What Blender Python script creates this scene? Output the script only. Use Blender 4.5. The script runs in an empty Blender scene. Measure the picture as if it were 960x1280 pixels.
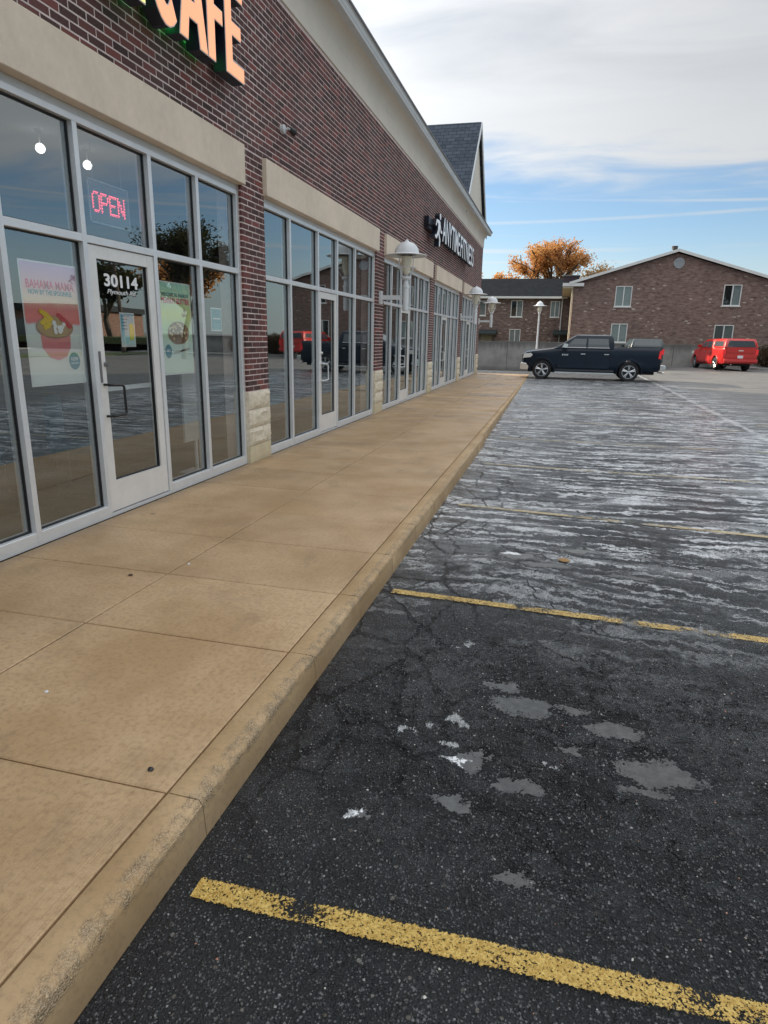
import bpy, bmesh, math, random
from mathutils import Vector, Matrix, Euler
random.seed(7)
rnd = random.random
def ru(a, b): return a + (b - a) * rnd()
SC = bpy.context.scene
COL = SC.collection

# ------------------------------------------------------------------ camera
F_PX = 809.0
cam_d = bpy.data.cameras.new('camera'); cam = bpy.data.objects.new('camera', cam_d); COL.objects.link(cam)
cam_d.sensor_fit = 'HORIZONTAL'; cam_d.sensor_width = 36.0; cam_d.lens = F_PX * 36.0 / 960.0
cam_d.clip_start = 0.05; cam_d.clip_end = 6000
yaw, pit, rol = math.radians(-14.318), math.radians(15.121), math.radians(-1.103)
fw = Vector((math.sin(yaw) * math.cos(pit), math.cos(yaw) * math.cos(pit), -math.sin(pit)))
rt = Vector((math.cos(yaw), -math.sin(yaw), 0)); dn = fw.cross(rt)
r2 = rt * math.cos(rol) + dn * math.sin(rol); d2 = dn * math.cos(rol) - rt * math.sin(rol)
CAMP = Vector((3.735, 0, 1.6))
mw = Matrix((( r2.x, -d2.x, -fw.x, CAMP.x), (r2.y, -d2.y, -fw.y, CAMP.y), (r2.z, -d2.z, -fw.z, CAMP.z), (0, 0, 0, 1)))
cam.matrix_world = mw
SC.camera = cam
def project(p):
    v = Vector(p) - CAMP
    z = v.dot(fw)
    if z <= 0.05: return None
    return (480 + F_PX * v.dot(r2) / z, 640 + F_PX * v.dot(d2) / z, z)

# ------------------------------------------------------------------ world, sun, exposure
SUN_EL = math.radians(22); SUN_AZ = math.atan2(-0.85, 0.53)      # clockwise from +Y
SUNV = Vector((math.sin(SUN_AZ) * math.cos(SUN_EL), math.cos(SUN_AZ) * math.cos(SUN_EL), math.sin(SUN_EL)))
W = bpy.data.worlds.new('World'); SC.world = W; W.use_nodes = True
SC.view_settings.view_transform = 'Standard'; SC.view_settings.look = 'None'
SC.view_settings.gamma = 1; SC.view_settings.use_curve_mapping = False
SC.view_settings.exposure = 1.0

class NT:
    """small node-tree writer"""
    def __init__(s, nt): s.nt = nt; nt.nodes.clear()
    def n(s, t, ins=None, **kw):
        nd = s.nt.nodes.new(t)
        for k, v in kw.items(): setattr(nd, k, v)
        if ins:
            for k, v in ins.items():
                if hasattr(v, 'links') or hasattr(v, 'is_output'): s.nt.links.new(v, nd.inputs[k])
                else: nd.inputs[k].default_value = v
        return nd
    def math(s, op, a, b=None, c=None, clamp=False):
        ins = {0: a}
        if b is not None: ins[1] = b
        if c is not None: ins[2] = c
        nd = s.n('ShaderNodeMath', ins, operation=op); nd.use_clamp = clamp
        return nd.outputs[0]
    def vmath(s, op, a, b=None):
        ins = {0: a}
        if b is not None: ins[1] = b
        nd = s.n('ShaderNodeVectorMath', ins, operation=op)
        return nd.outputs['Value'] if op in ('LENGTH', 'DOT_PRODUCT', 'DISTANCE') else nd.outputs['Vector']
    def ramp(s, f, a, b, lo=0.0, hi=1.0, smooth=True):
        nd = s.n('ShaderNodeMapRange', {0: f, 1: a, 2: b, 3: lo, 4: hi})
        nd.interpolation_type = 'SMOOTHSTEP' if smooth else 'LINEAR'
        return nd.outputs[0]
    def noise(s, vec, scale, detail=3, rough=.5, dist=0.0, out='Fac'):
        return s.n('ShaderNodeTexNoise', {'Vector': vec, 'Scale': scale, 'Detail': detail, 'Roughness': rough, 'Distortion': dist}).outputs[out]
    def mix(s, f, a, b):
        nd = s.n('ShaderNodeMix', None, data_type='RGBA')
        for i, v in ((0, f), (6, a), (7, b)):
            if hasattr(v, 'is_output'): s.nt.links.new(v, nd.inputs[i])
            else: nd.inputs[i].default_value = v
        return nd.outputs[2]
    def scalev(s, vec, sx, sy, sz):
        return s.vmath('MULTIPLY', vec, (sx, sy, sz))
def c4(c): return (c[0], c[1], c[2], 1.0)

t = NT(W.node_tree)
tc = t.n('ShaderNodeTexCoord').outputs['Generated']
sky = t.n('ShaderNodeTexSky'); sky.sky_type = 'NISHITA'; sky.sun_disc = False
sky.sun_elevation = SUN_EL; sky.sun_rotation = SUN_AZ % (2 * math.pi)
sky.altitude = 200; sky.air_density = 1.0; sky.dust_density = .35; sky.ozone_density = 3.0
sep = t.n('ShaderNodeSeparateXYZ', {0: tc})
zz = t.math('MAXIMUM', sep.outputs[2], 0.02)
px = t.math('DIVIDE', sep.outputs[0], t.math('ADD', zz, .12)); py = t.math('DIVIDE', sep.outputs[1], t.math('ADD', zz, .12))
pl = t.n('ShaderNodeCombineXYZ', {0: px, 1: py, 2: 0.0}).outputs[0]
big = t.noise(t.scalev(pl, .45, .9, 1), 1.0, 6, .55, .4)
fine = t.noise(t.scalev(pl, .8, 2.2, 1), 1.9, 7, .55, .8)
edge = t.math('ADD', zz, t.math('MULTIPLY', t.math('SUBTRACT', fine, .5), .10))
edge = t.math('ADD', edge, t.math('MULTIPLY', t.math('SUBTRACT', big, .5), .10))
edge = t.math('ADD', edge, t.math('MULTIPLY', sep.outputs[0], .05))
deck = t.ramp(edge, .187, .255)
# long thin streaks of high cloud and old contrails near the horizon, all round the sky
az = t.math('ARCTAN2', sep.outputs[0], sep.outputs[1])
tilt = t.math('MULTIPLY', t.math('SINE', az), .012)
band = t.n('ShaderNodeCombineXYZ', {0: t.math('MULTIPLY', az, 1.1), 1: t.math('MULTIPLY', t.math('ADD', zz, tilt), 30.0), 2: 3.3}).outputs[0]
st = t.noise(band, 1.6, 5, .6, .35)
st = t.math('MULTIPLY', t.ramp(st, .52, .78), .5)
def trail(zc, w, sl, seed):
    line = t.math('ABSOLUTE', t.math('SUBTRACT', zz, t.math('ADD', t.math('MULTIPLY', t.math('SINE', t.math('ADD', az, seed)), sl), zc)))
    m = t.ramp(line, 0.0, w, 1.0, 0.0)
    br = t.noise(t.n('ShaderNodeCombineXYZ', {0: t.math('MULTIPLY', az, 2.2), 1: t.math('MULTIPLY', zz, 20.0), 2: seed}).outputs[0], 1.4, 4, .6)
    return t.math('MULTIPLY', m, t.ramp(br, .38, .62, .1, .8))
tr = t.math('MULTIPLY', .7, t.math('MAXIMUM', t.math('MAXIMUM', trail(.150, .0035, .02, .4), trail(.112, .0030, -.008, 1.1)), t.math('MAXIMUM', trail(.130, .0055, -.01, 1.7), trail(.172, .0030, .05, 2.9))))
haze = t.ramp(zz, .0, .15, .85, 0.0)
cov = t.math('MAXIMUM', deck, t.math('MAXIMUM', t.math('MAXIMUM', st, tr), haze))
cb = t.math('ADD', t.math('MULTIPLY', fine, .28), t.math('MULTIPLY', big, .72))
cloudc = t.mix(t.ramp(cb, .38, .64), c4((.46, .50, .55)), c4((.80, .80, .80)))
cloudc = t.mix(t.ramp(zz, .22, .42, 1.0, 0.0), cloudc, c4((.78, .79, .79)))
cloudc = t.mix(t.ramp(zz, .02, .13, 1.0, 0.0), cloudc, c4((.58, .68, .72)))
# overcast sky brightens towards the zenith, and the cloud glows round the hidden sun
zen = t.ramp(zz, .38, 1.0, 1.0, 3.3, False)
sd = t.math('MAXIMUM', t.vmath('DOT_PRODUCT', t.vmath('NORMALIZE', tc), tuple(SUNV)), 0.0)
glow = t.math('ADD', 1.0, t.math('MULTIPLY', t.math('POWER', sd, 3.0), 1.6))
lum = t.math('MULTIPLY', zen, glow)
b1 = t.n('ShaderNodeBackground', {0: sky.outputs[0], 1: 0.075})
b2 = t.n('ShaderNodeBackground', {0: cloudc, 1: t.math('MULTIPLY', lum, .43)})
ms = t.n('ShaderNodeMixShader', {0: t.math('MULTIPLY', cov, .93), 1: b1.outputs[0], 2: b2.outputs[0]})
t.nt.links.new(ms.outputs[0], t.n('ShaderNodeOutputWorld').inputs[0])

sl = bpy.data.lights.new('sun', 'SUN'); sl.energy = 3.6; sl.angle = math.radians(.6); sl.color = (1.0, .86, .66)
so = bpy.data.objects.new('sun', sl); COL.objects.link(so)
so.rotation_euler = (-SUNV).to_track_quat('-Z', 'Y').to_euler(); so.location = (0, 0, 30)

# ------------------------------------------------------------------ materials
MATS = {}
def mat(name, color, rough=.6, metal=0.0, spec=.5, vary=0.0, vscale=3.0, bump=0.0, bscale=60, emis=None, estr=0.0, coat=0.0):
    if name in MATS: return MATS[name]
    m = bpy.data.materials.new(name); m.use_nodes = True; t = NT(m.node_tree)
    co = t.n('ShaderNodeTexCoord').outputs['Object']
    p = t.n('ShaderNodeBsdfPrincipled', {'Roughness': rough, 'Metallic': metal, 'Specular IOR Level': spec, 'Coat Weight': coat})
    if vary > 0:
        f = t.noise(co, vscale, 5, .6)
        f2 = t.noise(co, vscale * 9, 3, .6)
        f = t.math('ADD', t.math('MULTIPLY', f, .65), t.math('MULTIPLY', f2, .35))
        lo = tuple(x * (1 - vary) for x in color); hi = tuple(min(1, x * (1 + vary)) for x in color)
        t.nt.links.new(t.mix(t.ramp(f, .32, .68), c4(lo), c4(hi)), p.inputs['Base Color'])
        t.nt.links.new(t.ramp(f2, .3, .7, max(0.02, rough * .85), min(1, rough * 1.12)), p.inputs['Roughness'])
    else:
        p.inputs['Base Color'].default_value = c4(color)
    if bump > 0:
        b = t.n('ShaderNodeBump', {'Strength': min(1.0, bump), 'Distance': .004, 'Height': t.noise(co, bscale, 4, .6)})
        t.nt.links.new(b.outputs[0], p.inputs['Normal'])
    if emis: p.inputs['Emission Color'].default_value = c4(emis); p.inputs['Emission Strength'].default_value = estr
    t.nt.links.new(p.outputs[0], t.n('ShaderNodeOutputMaterial').inputs[0])
    MATS[name] = m; return m

def brick_mat():
    m = bpy.data.materials.new('maroon_brick'); m.use_nodes = True; t = NT(m.node_tree)
    g = t.n('ShaderNodeNewGeometry'); oi = t.n('ShaderNodeObjectInfo')
    r = t.math('FRACT', t.math('ADD', g.outputs['Random Per Island'], oi.outputs['Random']))
    cr = t.n('ShaderNodeValToRGB', {0: r}); e = cr.color_ramp.elements
    e[0].position = 0; e[0].color = (.040, .020, .020, 1); e[1].position = 1; e[1].color = (.215, .060, .052, 1)
    for p_, c_ in ((.18, (.066, .028, .028, 1)), (.5, (.098, .038, .037, 1)), (.8, (.140, .048, .043, 1))):
        x = e.new(p_); x.color = c_
    co = g.outputs['Position']
    f = t.noise(co, 55, 4, .65)
    big = t.noise(co, 1.1, 4, .5)
    c = t.mix(t.ramp(f, .35, .75, 0, .35), cr.outputs[0], c4((.17, .11, .105)))
    c = t.mix(t.ramp(big, .45, .75, 0, .16), c, c4((.22, .19, .19)))
    b = t.n('ShaderNodeBump', {'Strength': .7, 'Distance': .003, 'Height': f})
    p = t.n('ShaderNodeBsdfPrincipled', {'Base Color': c, 'Roughness': .82, 'Normal': b.outputs[0], 'Specular IOR Level': .35})
    t.nt.links.new(p.outputs[0], t.n('ShaderNodeOutputMaterial').inputs[0]); return m

def far_brick_mat(name, c1, c2, mort):
    m = bpy.data.materials.new(name); m.use_nodes = True; t = NT(m.node_tree)
    g = t.n('ShaderNodeTexCoord').outputs['Object']; s = t.n('ShaderNodeSeparateXYZ', {0: g})
    v = t.n('ShaderNodeCombineXYZ', {0: t.math('ADD', s.outputs[0], s.outputs[1]), 1: s.outputs[2], 2: 0.0}).outputs[0]
    b = t.n('ShaderNodeTexBrick', {'Vector': v, 'Scale': 1.0, 'Color1': c4(c1), 'Color2': c4(c2), 'Mortar': c4(mort), 'Mortar Size': .006, 'Brick Width': .22, 'Row Height': .075, 'Bias': 0.0, 'Mortar Smooth': .1})
    f = t.noise(t.scalev(v, .9, 2.6, 1), 2.5, 5, .75); f2 = t.noise(v, .5, 4, .6)
    c = t.mix(t.ramp(f, .46, .70, 0, .8), b.outputs[0], c4((.36, .27, .23)))
    c = t.mix(t.ramp(f, .48, .30, 0, .8), c, c4((.05, .034, .036)))
    c = t.mix(t.ramp(f2, .4, .7, 0, .22), c, c4((.10, .085, .085)))
    p = t.n('ShaderNodeBsdfPrincipled', {'Base Color': c, 'Roughness': .9, 'Specular IOR Level': .2})
    t.nt.links.new(p.outputs[0], t.n('ShaderNodeOutputMaterial').inputs[0]); return m

def concrete_mat(name, c_lo, c_hi, broom=True, stain=.3, wet=True):
    m = bpy.data.materials.new(name); m.use_nodes = True; t = NT(m.node_tree)
    co = t.n('ShaderNodeNewGeometry').outputs['Position']; s = t.n('ShaderNodeSeparateXYZ', {0: co})
    oi = t.n('ShaderNodeObjectInfo').outputs['Random']
    a = t.noise(co, 1.3, 6, .6); b = t.noise(co, 38, 4, .65); sp = t.noise(co, 160, 3, .7)
    c = t.mix(t.ramp(a, .3, .7), c4(c_lo), c4(c_hi))
    c = t.mix(t.ramp(b, .42, .8, 0, .7), c, c4(tuple(x * .62 for x in c_lo)))
    c = t.mix(t.ramp(sp, .60, .76, 0, .75), c, c4(tuple(min(.8, x * 1.45) for x in c_hi)))
    c = t.mix(t.ramp(sp, .38, .24, 0, .8), c, c4(tuple(x * .38 for x in c_lo)))
    c = t.mix(t.math('MULTIPLY', t.ramp(oi, 0, 1, 0, .30, False), t.ramp(s.outputs[1], 3, 10, .35, 1.0)), c, c4(tuple(x * .5 for x in c_lo)))
    st_ = t.noise(t.scalev(co, 1, .6, 1), 2.7, 6, .62, .5)
    c = t.mix(t.ramp(st_, .54, .74, 0, stain), c, c4((.12, .095, .07)))
    gv = t.n('ShaderNodeTexVoronoi', {'Vector': t.n('ShaderNodeCombineXYZ', {0: s.outputs[0], 1: s.outputs[1], 2: 0.0}).outputs[0], 'Scale': 3.1})
    gr_ = t.n('ShaderNodeSeparateXYZ', {0: gv.outputs['Color']}).outputs[0]
    gum = t.math('MULTIPLY', t.ramp(gv.outputs['Distance'], .085, .05), t.ramp(gr_, .80, .82))
    c = t.mix(t.math('MULTIPLY', gum, .65), c, c4((.07, .055, .04)))
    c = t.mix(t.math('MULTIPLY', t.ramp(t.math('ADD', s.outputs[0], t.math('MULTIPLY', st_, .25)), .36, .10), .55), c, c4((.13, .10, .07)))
    stripes = t.noise(t.scalev(co, 170, 3.0, 3), 1.0, 2, .5)
    c = t.mix(t.math('MULTIPLY', t.ramp(stripes, .5, .7, 0, .28), t.ramp(s.outputs[0], 1.75, 2.5)), c, c4(tuple(x * .45 for x in c_lo)))
    h = t.math('ADD', t.math('MULTIPLY', b, .5), t.math('ADD', t.math('MULTIPLY', sp, .5), t.math('MULTIPLY', stripes, .8 if broom else 0.0)))
    bm_ = t.n('ShaderNodeBump', {'Strength': .55, 'Distance': .003, 'Height': h})
    rgh = t.ramp(t.noise(t.scalev(co, .5, .8, 1), 1.6, 5, .6), .35, .65, .42 if wet else .75, .72 if wet else .9)
    # far slabs are still damp
    rgh = t.math('SUBTRACT', rgh, t.math('MULTIPLY', t.ramp(s.outputs[1], 8, 18, 0, .24 if wet else 0.0), oi))
    p = t.n('ShaderNodeBsdfPrincipled', {'Base Color': c, 'Roughness': rgh, 'Normal': bm_.outputs[0], 'Specular IOR Level': .5})
    t.nt.links.new(p.outputs[0], t.n('ShaderNodeOutputMaterial').inputs[0]); return m

def kerb_mat():
    m = bpy.data.materials.new('kerb_concrete'); m.use_nodes = True; t = NT(m.node_tree)
    co = t.n('ShaderNodeNewGeometry').outputs['Position']; s = t.n('ShaderNodeSeparateXYZ', {0: co})
    a = t.noise(co, 1.7, 5, .6); b = t.noise(co, 45, 4, .65)
    c = t.mix(t.ramp(a, .3, .7), c4((.40, .262, .13)), c4((.54, .38, .215)))
    c = t.mix(t.ramp(b, .45, .8, 0, .5), c, c4((.2, .145, .09)))
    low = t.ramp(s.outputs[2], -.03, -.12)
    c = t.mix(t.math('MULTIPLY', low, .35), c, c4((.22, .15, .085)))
    vo = t.n('ShaderNodeTexVoronoi', {'Vector': co, 'Scale': 170.0}); vr = t.n('ShaderNodeSeparateXYZ', {0: vo.outputs['Color']}).outputs[0]
    ex = t.math('MULTIPLY', t.ramp(s.outputs[0], 2.575, 2.60), t.ramp(s.outputs[2], -.055, -.02))
    ex = t.math('MULTIPLY', ex, t.ramp(t.noise(co, 13, 5, .7), .36, .66))
    agg = t.mix(vr, c4((.22, .15, .09)), c4((.66, .54, .38)))
    c = t.mix(t.math('MULTIPLY', ex, .55), c, agg)
    h = t.math('ADD', t.math('MULTIPLY', b, .4), t.math('MULTIPLY', t.math('MULTIPLY', ex, vo.outputs['Distance']), 2.2))
    bm_ = t.n('ShaderNodeBump', {'Strength': .9, 'Distance': .005, 'Height': h})
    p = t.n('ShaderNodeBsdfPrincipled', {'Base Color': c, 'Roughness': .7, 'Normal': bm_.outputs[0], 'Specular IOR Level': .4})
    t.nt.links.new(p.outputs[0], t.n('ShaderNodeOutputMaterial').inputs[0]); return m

PUD = [  # x, y, half x, half y of every puddle standing on the asphalt
 (3.60, 3.10, .10, .05), (3.71, 2.93, .17, .10), (3.96, 2.96, .07, .045), (4.15, 2.84, .13, .075), (4.30, 2.56, .17, .10),
 (4.22, 2.42, .09, .035), (3.53, 2.43, .08, .07), (3.73, 2.32, .10, .045), (3.50, 2.15, .08, .05), (3.73, 1.85, .06, .035),
 (3.80, 5.10, .22, .06), (3.56, 5.28, .16, .09), (4.05, 5.55, .20, .05), (3.16, 1.98, .04, .02), (3.95, 2.62, .06, .03), (4.4, 5.0, .2, .05)]
FOAM = [(3.43, 2.70, .055, .05), (3.40, 2.52, .03, .03), (3.46, 2.42, .035, .03), (3.20, 2.56, .025, .02), (3.86, 2.48, .025, .02),
        (3.50, 5.32, .08, .05), (3.12, 1.99, .035, .02), (3.36, 3.5, .02, .05), (3.30, 2.62, .02, .015)]
def asphalt_mat():
    m = bpy.data.materials.new('wet_asphalt'); m.use_nodes = True; t = NT(m.node_tree)
    co = t.n('ShaderNodeNewGeometry').outputs['Position']; s = t.n('ShaderNodeSeparateXYZ', {0: co})
    X, Y = s.outputs[0], s.outputs[1]
    flat = t.n('ShaderNodeCombineXYZ', {0: X, 1: Y, 2: 0.0}).outputs[0]
    wn = t.n('ShaderNodeTexNoise', {'Vector': flat, 'Scale': 9.0, 'Detail': 7.0, 'Roughness': .72}).outputs['Color']
    warp = t.vmath('MULTIPLY', t.vmath('SUBTRACT', wn, (.5, .5, .5)), (.42, .26, 0))
    wp = t.vmath('ADD', flat, warp)
    def blobs(lst):
        out = None
        for (x, y, a, b) in lst:
            d = t.vmath('LENGTH', t.vmath('MULTIPLY', t.vmath('SUBTRACT', wp, (x, y, 0)), (1 / a, 1 / b, 0)))
            out = d if out is None else t.math('MINIMUM', out, d)
        return out
    pd_d = blobs(PUD)
    pgr = t.noise(co, 85, 3, .7)
    pd = t.ramp(t.math('ADD', pd_d, t.math('MULTIPLY', t.math('SUBTRACT', pgr, .5), t.ramp(pd_d, .25, .9, .1, 1.5))), 1.02, .86)
    fo = t.ramp(blobs(FOAM), 1.05, .8)
    damp = t.ramp(blobs([(3.75, 2.6, 1.1, .95), (4.4, 1.9, .8, .5)]), 1.3, .5)
    # stones
    vo = t.n('ShaderNodeTexVoronoi', {'Vector': co, 'Scale': 105.0, 'Randomness': 1.0})
    vs = t.n('ShaderNodeSeparateXYZ', {0: vo.outputs['Color']})
    vo2 = t.n('ShaderNodeTexVoronoi', {'Vector': co, 'Scale': 46.0}); vs2 = t.n('ShaderNodeSeparateXYZ', {0: vo2.outputs['Color']})
    grit = t.noise(co, 260, 3, .7)
    med = t.noise(co, 9, 5, .6)
    wide = t.noise(flat, .7, 5, .55)
    # streams of film water running out across the lot, their sky glare painted pale
    sv = t.vmath('ADD', t.scalev(flat, .30, 2.5, 0), t.scalev(wn, .30, .95, 0))
    bend = t.noise(flat, .33, 2, .5)
    sv = t.vmath('ADD', sv, t.n('ShaderNodeCombineXYZ', {0: 0.0, 1: t.math('MULTIPLY', bend, 3.2), 2: 0.0}).outputs[0])
    s1 = t.noise(sv, 1.35, 6, .62, .25)
    s2 = t.noise(t.scalev(sv, .9, 2.3, 1), 1.7, 5, .6, .2)
    ridge = t.math('MULTIPLY', t.math('ABSOLUTE', t.math('SUBTRACT', s1, .5)), 2.0)
    vein = t.math('MULTIPLY', t.ramp(ridge, .075, .015), t.ramp(t.noise(flat, 2.2, 4, .65), .36, .50))
    sheet = t.ramp(s2, .49, .58)
    zone = t.math('MULTIPLY', t.ramp(Y, 1.6, 6.5), t.ramp(t.math('ADD', X, t.math('MULTIPLY', wide, 1.6)), 10.4, 7.8))
    zone = t.math('MULTIPLY', zone, t.ramp(Y, 33, 26))
    nearc = t.math('MULTIPLY', t.ramp(X, 4.6, 2.9), t.ramp(Y, 2.6, 5.0))      # wetter beside the kerb
    nearm = t.ramp(Y, 9.0, 4.0)
    s5 = t.noise(t.vmath('ADD', t.scalev(flat, 2.0, 6.5, 0), t.scalev(wn, 1.2, 1.6, 0)), 1.0, 8, .74, .4)
    s3 = t.noise(t.vmath('ADD', t.scalev(flat, .85, 8.5, 0), t.scalev(wn, .5, 1.1, 0)), 1.0, 7, .70, .3)
    s4 = t.noise(t.vmath('ADD', t.scalev(flat, .35, 1.6, 0), t.scalev(wn, .2, .4, 0)), 1.0, 4, .6)
    s3 = t.n('ShaderNodeMix', {0: t.math('MULTIPLY', nearm, .6), 2: s3, 3: s5}).outputs[0]
    streak = t.math('MULTIPLY', t.ramp(t.math('ADD', s3, t.math('MULTIPLY', t.math('SUBTRACT', s4, .5), 1.1)), .54, .585), .8)
    film = t.math('MAXIMUM', t.math('MULTIPLY', vein, 1.0), t.math('MAXIMUM', streak, t.math('MULTIPLY', sheet, .25)))
    film = t.math('MAXIMUM', film, t.math('MULTIPLY', nearc, t.ramp(med, .38, .56, .25, .7)))
    sheen = t.math('MULTIPLY', t.ramp(t.math('ADD', X, t.math('MULTIPLY', t.math('SUBTRACT', wide, .5), 2.5)), 4.6, 3.6), t.ramp(Y, 11, 17))
    film = t.math('MAXIMUM', film, t.math('MULTIPLY', sheen, t.ramp(s3, .38, .5, .35, .8)))
    film = t.math('MULTIPLY', film, zone)
    film = t.math('MULTIPLY', film, t.ramp(t.n('ShaderNodeTexNoise', {'Vector': co, 'Scale': 120.0, 'Detail': 3.0, 'Roughness': .7}).outputs['Fac'], .40, .58, .25, 1.0))
    # the ragged seam between the wet bays and the drier lane
    seam = t.math('ABSOLUTE', t.math('SUBTRACT', t.math('ADD', X, t.math('MULTIPLY', t.math('SUBTRACT', t.noise(flat, 2.2, 5, .65), .5), .5)), 7.72))
    seam = t.math('MULTIPLY', t.ramp(seam, .12, .03), t.math('MULTIPLY', t.ramp(Y, 9, 11), t.ramp(t.noise(flat, 1.3, 4, .6), .32, .5)))
    # cracks
    cv = t.vmath('ADD', flat, t.vmath('MULTIPLY', t.vmath('SUBTRACT', t.n('ShaderNodeTexNoise', {'Vector': flat, 'Scale': 3.5, 'Detail': 5.0}).outputs['Color'], (.5, .5, .5)), (.55, .55, 0)))
    ck = t.n('ShaderNodeTexVoronoi', {'Vector': cv, 'Scale': 1.25}, feature='DISTANCE_TO_EDGE').outputs['Distance']
    ckm = t.math('MULTIPLY', t.ramp(ck, .013, .003), t.ramp(t.noise(flat, .9, 3, .6), .44, .56))
    ckm = t.math('MULTIPLY', ckm, t.ramp(X, 5.4, 4.0, .15, 1.0))
    ckm = t.math('MULTIPLY', ckm, t.ramp(Y, 1.6, 2.4))
    base = t.mix(t.ramp(grit, .3, .75), c4((.008, .0085, .0095)), c4((.056, .058, .060)))
    base = t.mix(t.ramp(wide, .35, .7, 0, .35), base, c4((.075, .077, .078)))
    stone = t.ramp(vs.outputs[0], .62, .92, 0, 1); stone = t.math('MULTIPLY', stone, t.ramp(vo.outputs['Distance'], .45, .25))
    base = t.mix(t.math('MULTIPLY', stone, .55), base, t.mix(vs.outputs[1], c4((.15, .15, .145)), c4((.52, .51, .48))))
    stone2 = t.math('MULTIPLY', t.ramp(vs2.outputs[0], .955, .985), t.ramp(vo2.outputs['Distance'], .38, .28))
    base = t.mix(t.math('MULTIPLY', stone2, .7), base, t.mix(vs2.outputs[1], c4((.20, .17, .13)), c4((.45, .42, .38))))
    dry = t.math('MULTIPLY', t.ramp(X, 7.6, 8.2), t.ramp(Y, 6, 12))
    dryc = t.mix(t.ramp(t.noise(t.scalev(flat, .25, 1.5, 1), 1.5, 5, .6), .35, .65), c4((.115, .112, .108)), c4((.20, .19, .175)))
    base = t.mix(t.math('MULTIPLY', dry, .85), base, dryc)
    sky_glare = t.math('MULTIPLY', film, t.ramp(Y, 3.0, 7, .35, 1.0))
    sky_glare = t.math('MULTIPLY', sky_glare, t.math('SUBTRACT', 1.0, t.math('MULTIPLY', t.ramp(Y, 8, 13, 0, .5), t.ramp(X, 3.6, 5.2))))
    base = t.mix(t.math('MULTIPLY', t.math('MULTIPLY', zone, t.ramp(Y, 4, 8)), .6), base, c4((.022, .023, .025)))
    base = t.mix(t.math('MULTIPLY', sky_glare, .62), base, c4((.62, .64, .65)))  # pale base colour stands in for low sky glare on the wet film
    base = t.mix(t.math('MULTIPLY', t.math('MULTIPLY', vein, zone), t.ramp(Y, 2.5, 6, .25, .85)), base, c4((.80, .82, .83)))  # thin trails whitened further, the same glare painted in
    base = t.mix(t.math('MULTIPLY', seam, .75), base, c4((.50, .50, .48)))
    cv2 = t.vmath('ADD', flat, t.vmath('MULTIPLY', t.vmath('SUBTRACT', wn, (.5, .5, .5)), (.16, .16, 0)))
    ck2 = t.n('ShaderNodeTexVoronoi', {'Vector': t.scalev(cv2, 1.25, .8, 1), 'Scale': 2.4}, feature='DISTANCE_TO_EDGE').outputs['Distance']
    ck2 = t.math('MULTIPLY', t.ramp(ck2, .034, .008), t.math('MULTIPLY', t.ramp(X, 3.75, 3.1), t.ramp(t.noise(flat, 1.3, 3, .6), .38, .48)))
    ckm = t.math('MAXIMUM', ckm, t.math('MULTIPLY', ck2, t.ramp(Y, 1.5, 2.6)))
    base = t.mix(t.math('MULTIPLY', ckm, .92), base, c4((.008, .008, .009)))
    base = t.mix(t.math('MULTIPLY', damp, .55), base, t.mix(.5, base, c4((.012, .013, .014))))
    rim = t.math('MULTIPLY', t.ramp(t.math('ADD', pd_d, t.math('MULTIPLY', med, .5)), 1.75, 1.2), .75)
    base = t.mix(rim, base, c4((.007, .007, .008)))
    base = t.mix(pd, base, t.mix(t.ramp(t.noise(co, 22, 4, .65), .35, .7), c4((.022, .023, .023)), c4((.062, .064, .060))))
    base = t.mix(fo, base, c4((.72, .74, .75)))
    wet0 = t.ramp(t.noise(flat, 2.3, 5, .65), .3, .7, .20, .42)
    rough = t.math('ADD', wet0, t.math('MULTIPLY', dry, .3))
    rough = t.n('ShaderNodeMix', {0: t.math('MULTIPLY', film, .85), 2: rough, 3: .085}).outputs[0]
    rough = t.n('ShaderNodeMix', {0: pd, 2: rough, 3: .03}).outputs[0]
    # ravelled clumps: rough dark binder beside thin wet skins that catch the sky
    cl = t.noise(t.vmath('ADD', t.scalev(flat, 3.2, 5.5, 0), t.scalev(wn, .9, .9, 0)), 1.0, 7, .70, .5)
    wz = t.math('MULTIPLY', t.ramp(blobs([(3.9, 2.75, 1.9, 1.6)]), 1.2, .5), t.ramp(Y, 1.3, 2.0))
    skin = t.math('MULTIPLY', t.ramp(cl, .515, .57), wz); clump = t.math('MULTIPLY', t.ramp(cl, .47, .40), wz)
    base = t.mix(t.math('MULTIPLY', t.math('MULTIPLY', skin, t.ramp(grit, .35, .55, .4, 1)), .6), base, c4((.085, .089, .091)))
    base = t.mix(t.math('MULTIPLY', clump, .85), base, c4((.005, .005, .006)))
    rough = t.n('ShaderNodeMix', {0: t.math('MULTIPLY', skin, .8), 2: rough, 3: .10}).outputs[0]
    rough = t.n('ShaderNodeMix', {0: t.math('MULTIPLY', clump, .8), 2: rough, 3: .75}).outputs[0]
    base = t.mix(rim, base, c4((.007, .007, .008)))
    base = t.mix(pd, base, t.mix(t.ramp(t.noise(co, 22, 4, .65), .35, .7), c4((.022, .023, .023)), c4((.062, .064, .060))))
    base = t.mix(fo, base, c4((.72, .74, .75)))
    rough = t.n('ShaderNodeMix', {0: pd, 2: rough, 3: .03}).outputs[0]
    hgt = t.math('SUBTRACT', t.math('MULTIPLY', grit, .45), t.math('MULTIPLY', vo.outputs['Distance'], 1.0))
    hgt = t.math('ADD', hgt, t.math('MULTIPLY', med, 1.9))
    hgt = t.math('ADD', hgt, t.math('MULTIPLY', t.noise(co, 34, 5, .7), 1.1))
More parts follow.
